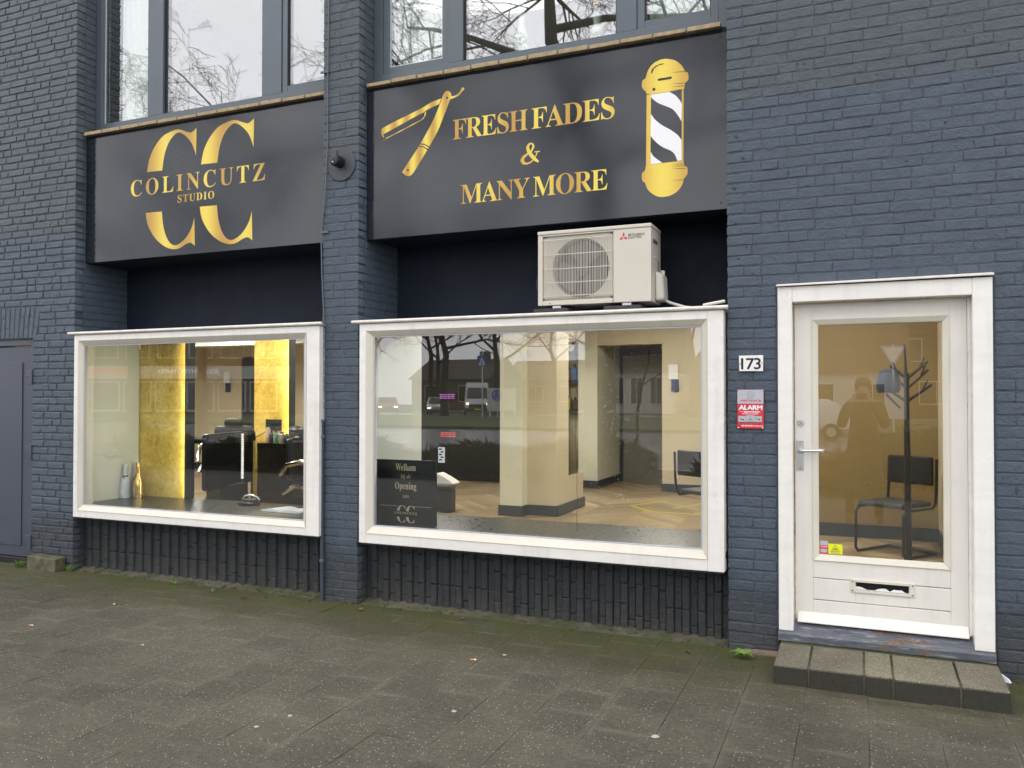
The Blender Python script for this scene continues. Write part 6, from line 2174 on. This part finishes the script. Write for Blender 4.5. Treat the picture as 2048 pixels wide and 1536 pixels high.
vs = [(.03, -5.53, .98), (.03, -5.54, 1.15), (.03, -5.54, 1.33), (.03, -5.53, 1.45), (.03, -5.50, 1.53), (.03, -5.48, 1.60), (.03, -5.48, 1.71),
      (-.07, -5.53, .90), (-.12, -5.51, .50), (-.13, -5.54, .10), (-.14, -5.40, .04),
      (.13, -5.53, .90), (.19, -5.51, .50), (.20, -5.54, .10), (.22, -5.40, .04),
      (-.15, -5.53, 1.42), (-.22, -5.44, 1.18), (-.115, -5.26, 1.455), (-.085, -5.235, 1.52),
      (.21, -5.53, 1.42), (.28, -5.44, 1.18), (.155, -5.26, 1.455), (.105, -5.235, 1.52)]
es = [(0, 1), (1, 2), (2, 3), (3, 4), (4, 5), (5, 6), (0, 7), (7, 8), (8, 9), (9, 10), (0, 11), (11, 12), (12, 13), (13, 14), (3, 15), (15, 16), (16, 17), (17, 18), (3, 19), (19, 20), (20, 21), (21, 22)]
rad = [.17, .17, .18, .14, .06, .085, .075, .10, .075, .05, .045, .10, .075, .05, .045, .085, .062, .048, .048, .085, .062, .048, .048]
me = bpy.data.meshes.new('body')
me.from_pydata(vs, es, [])
body = link('body', me, make_clothes(), person)
md = body.modifiers.new('Skin', 'SKIN')
md.use_smooth_shade = True
for i, v in enumerate(me.skin_vertices[0].data):
    k = rad[i]
    v.radius = (k, k * (.75 if i < 4 else 1))
me.skin_vertices[0].data[0].use_root = True
sb = body.modifiers.new('Subdivision', 'SUBSURF')
sb.levels = sb.render_levels = 2
M['skin'] = worn('skin', (.46, .27, .19), .5, .06, 20)
M['hair'] = worn('hair', (.02, .014, .010), .6, .2, 40)
MB().lathe([(.02, .128), (.055, .118), (.085, .085), (.094, .03), (.092, -.02), (.08, -.05)], (.03, -5.512, 1.655), 24).build('hair', M['hair'], person, smooth=True)
MB().prism_x([(-5.395, 1.625), (-5.368, 1.605), (-5.395, 1.600)], .018, .042).build('nose', M['skin'], person, bevel=.004)
for s in (-1, 1):
    MB().lathe([(.006, -.012), (.018, 0), (.006, .012)], (.03 + s * .088, -5.48, 1.62), 10, 'x').build('ear', M['skin'], person, smooth=True)
    # four fingers and a thumb curled round the side of the phone
    bx_ = (-.085, .105)[(s + 1) // 2]
    for k in range(4):
        z = 1.515 + .019 * k
        ln = (.9, 1.0, .95, .8)[k]
        MB().tube([(bx_ + s * -.0, -5.236, z), (bx_ - s * .006 * ln, -5.214, z + .004), (bx_ - s * .026 * ln, -5.2085, z + .006), (bx_ - s * .040 * ln, -5.2090, z + .006)], [.0095, .009, .0082, .006], 8).build('finger', M['skin'], person, smooth=True)
    MB().tube([(bx_ - s * .004, -5.245, 1.515), (bx_ - s * .020, -5.236, 1.522), (bx_ - s * .042, -5.2345, 1.535)], [.012, .011, .008], 8).build('thumb', M['skin'], person, smooth=True)
t = thing('phone', 'dark phone held upright sideways by the photographer', 'phone', (0.01, -5.222, 1.55))
MB().box(-.068, .088, -5.228, -5.2195, 1.512, 1.586).build('case', M['black_plastic'], t, bevel=.003)
MB().box(-.064, .084, -5.2290, -5.2282, 1.516, 1.582).build('screen', M['black_gloss'], t)
MB().box(-.020, .014, -5.2192, -5.2165, 1.534, 1.568).build('camera_bump', M['dark_metal'], t, bevel=.0005)
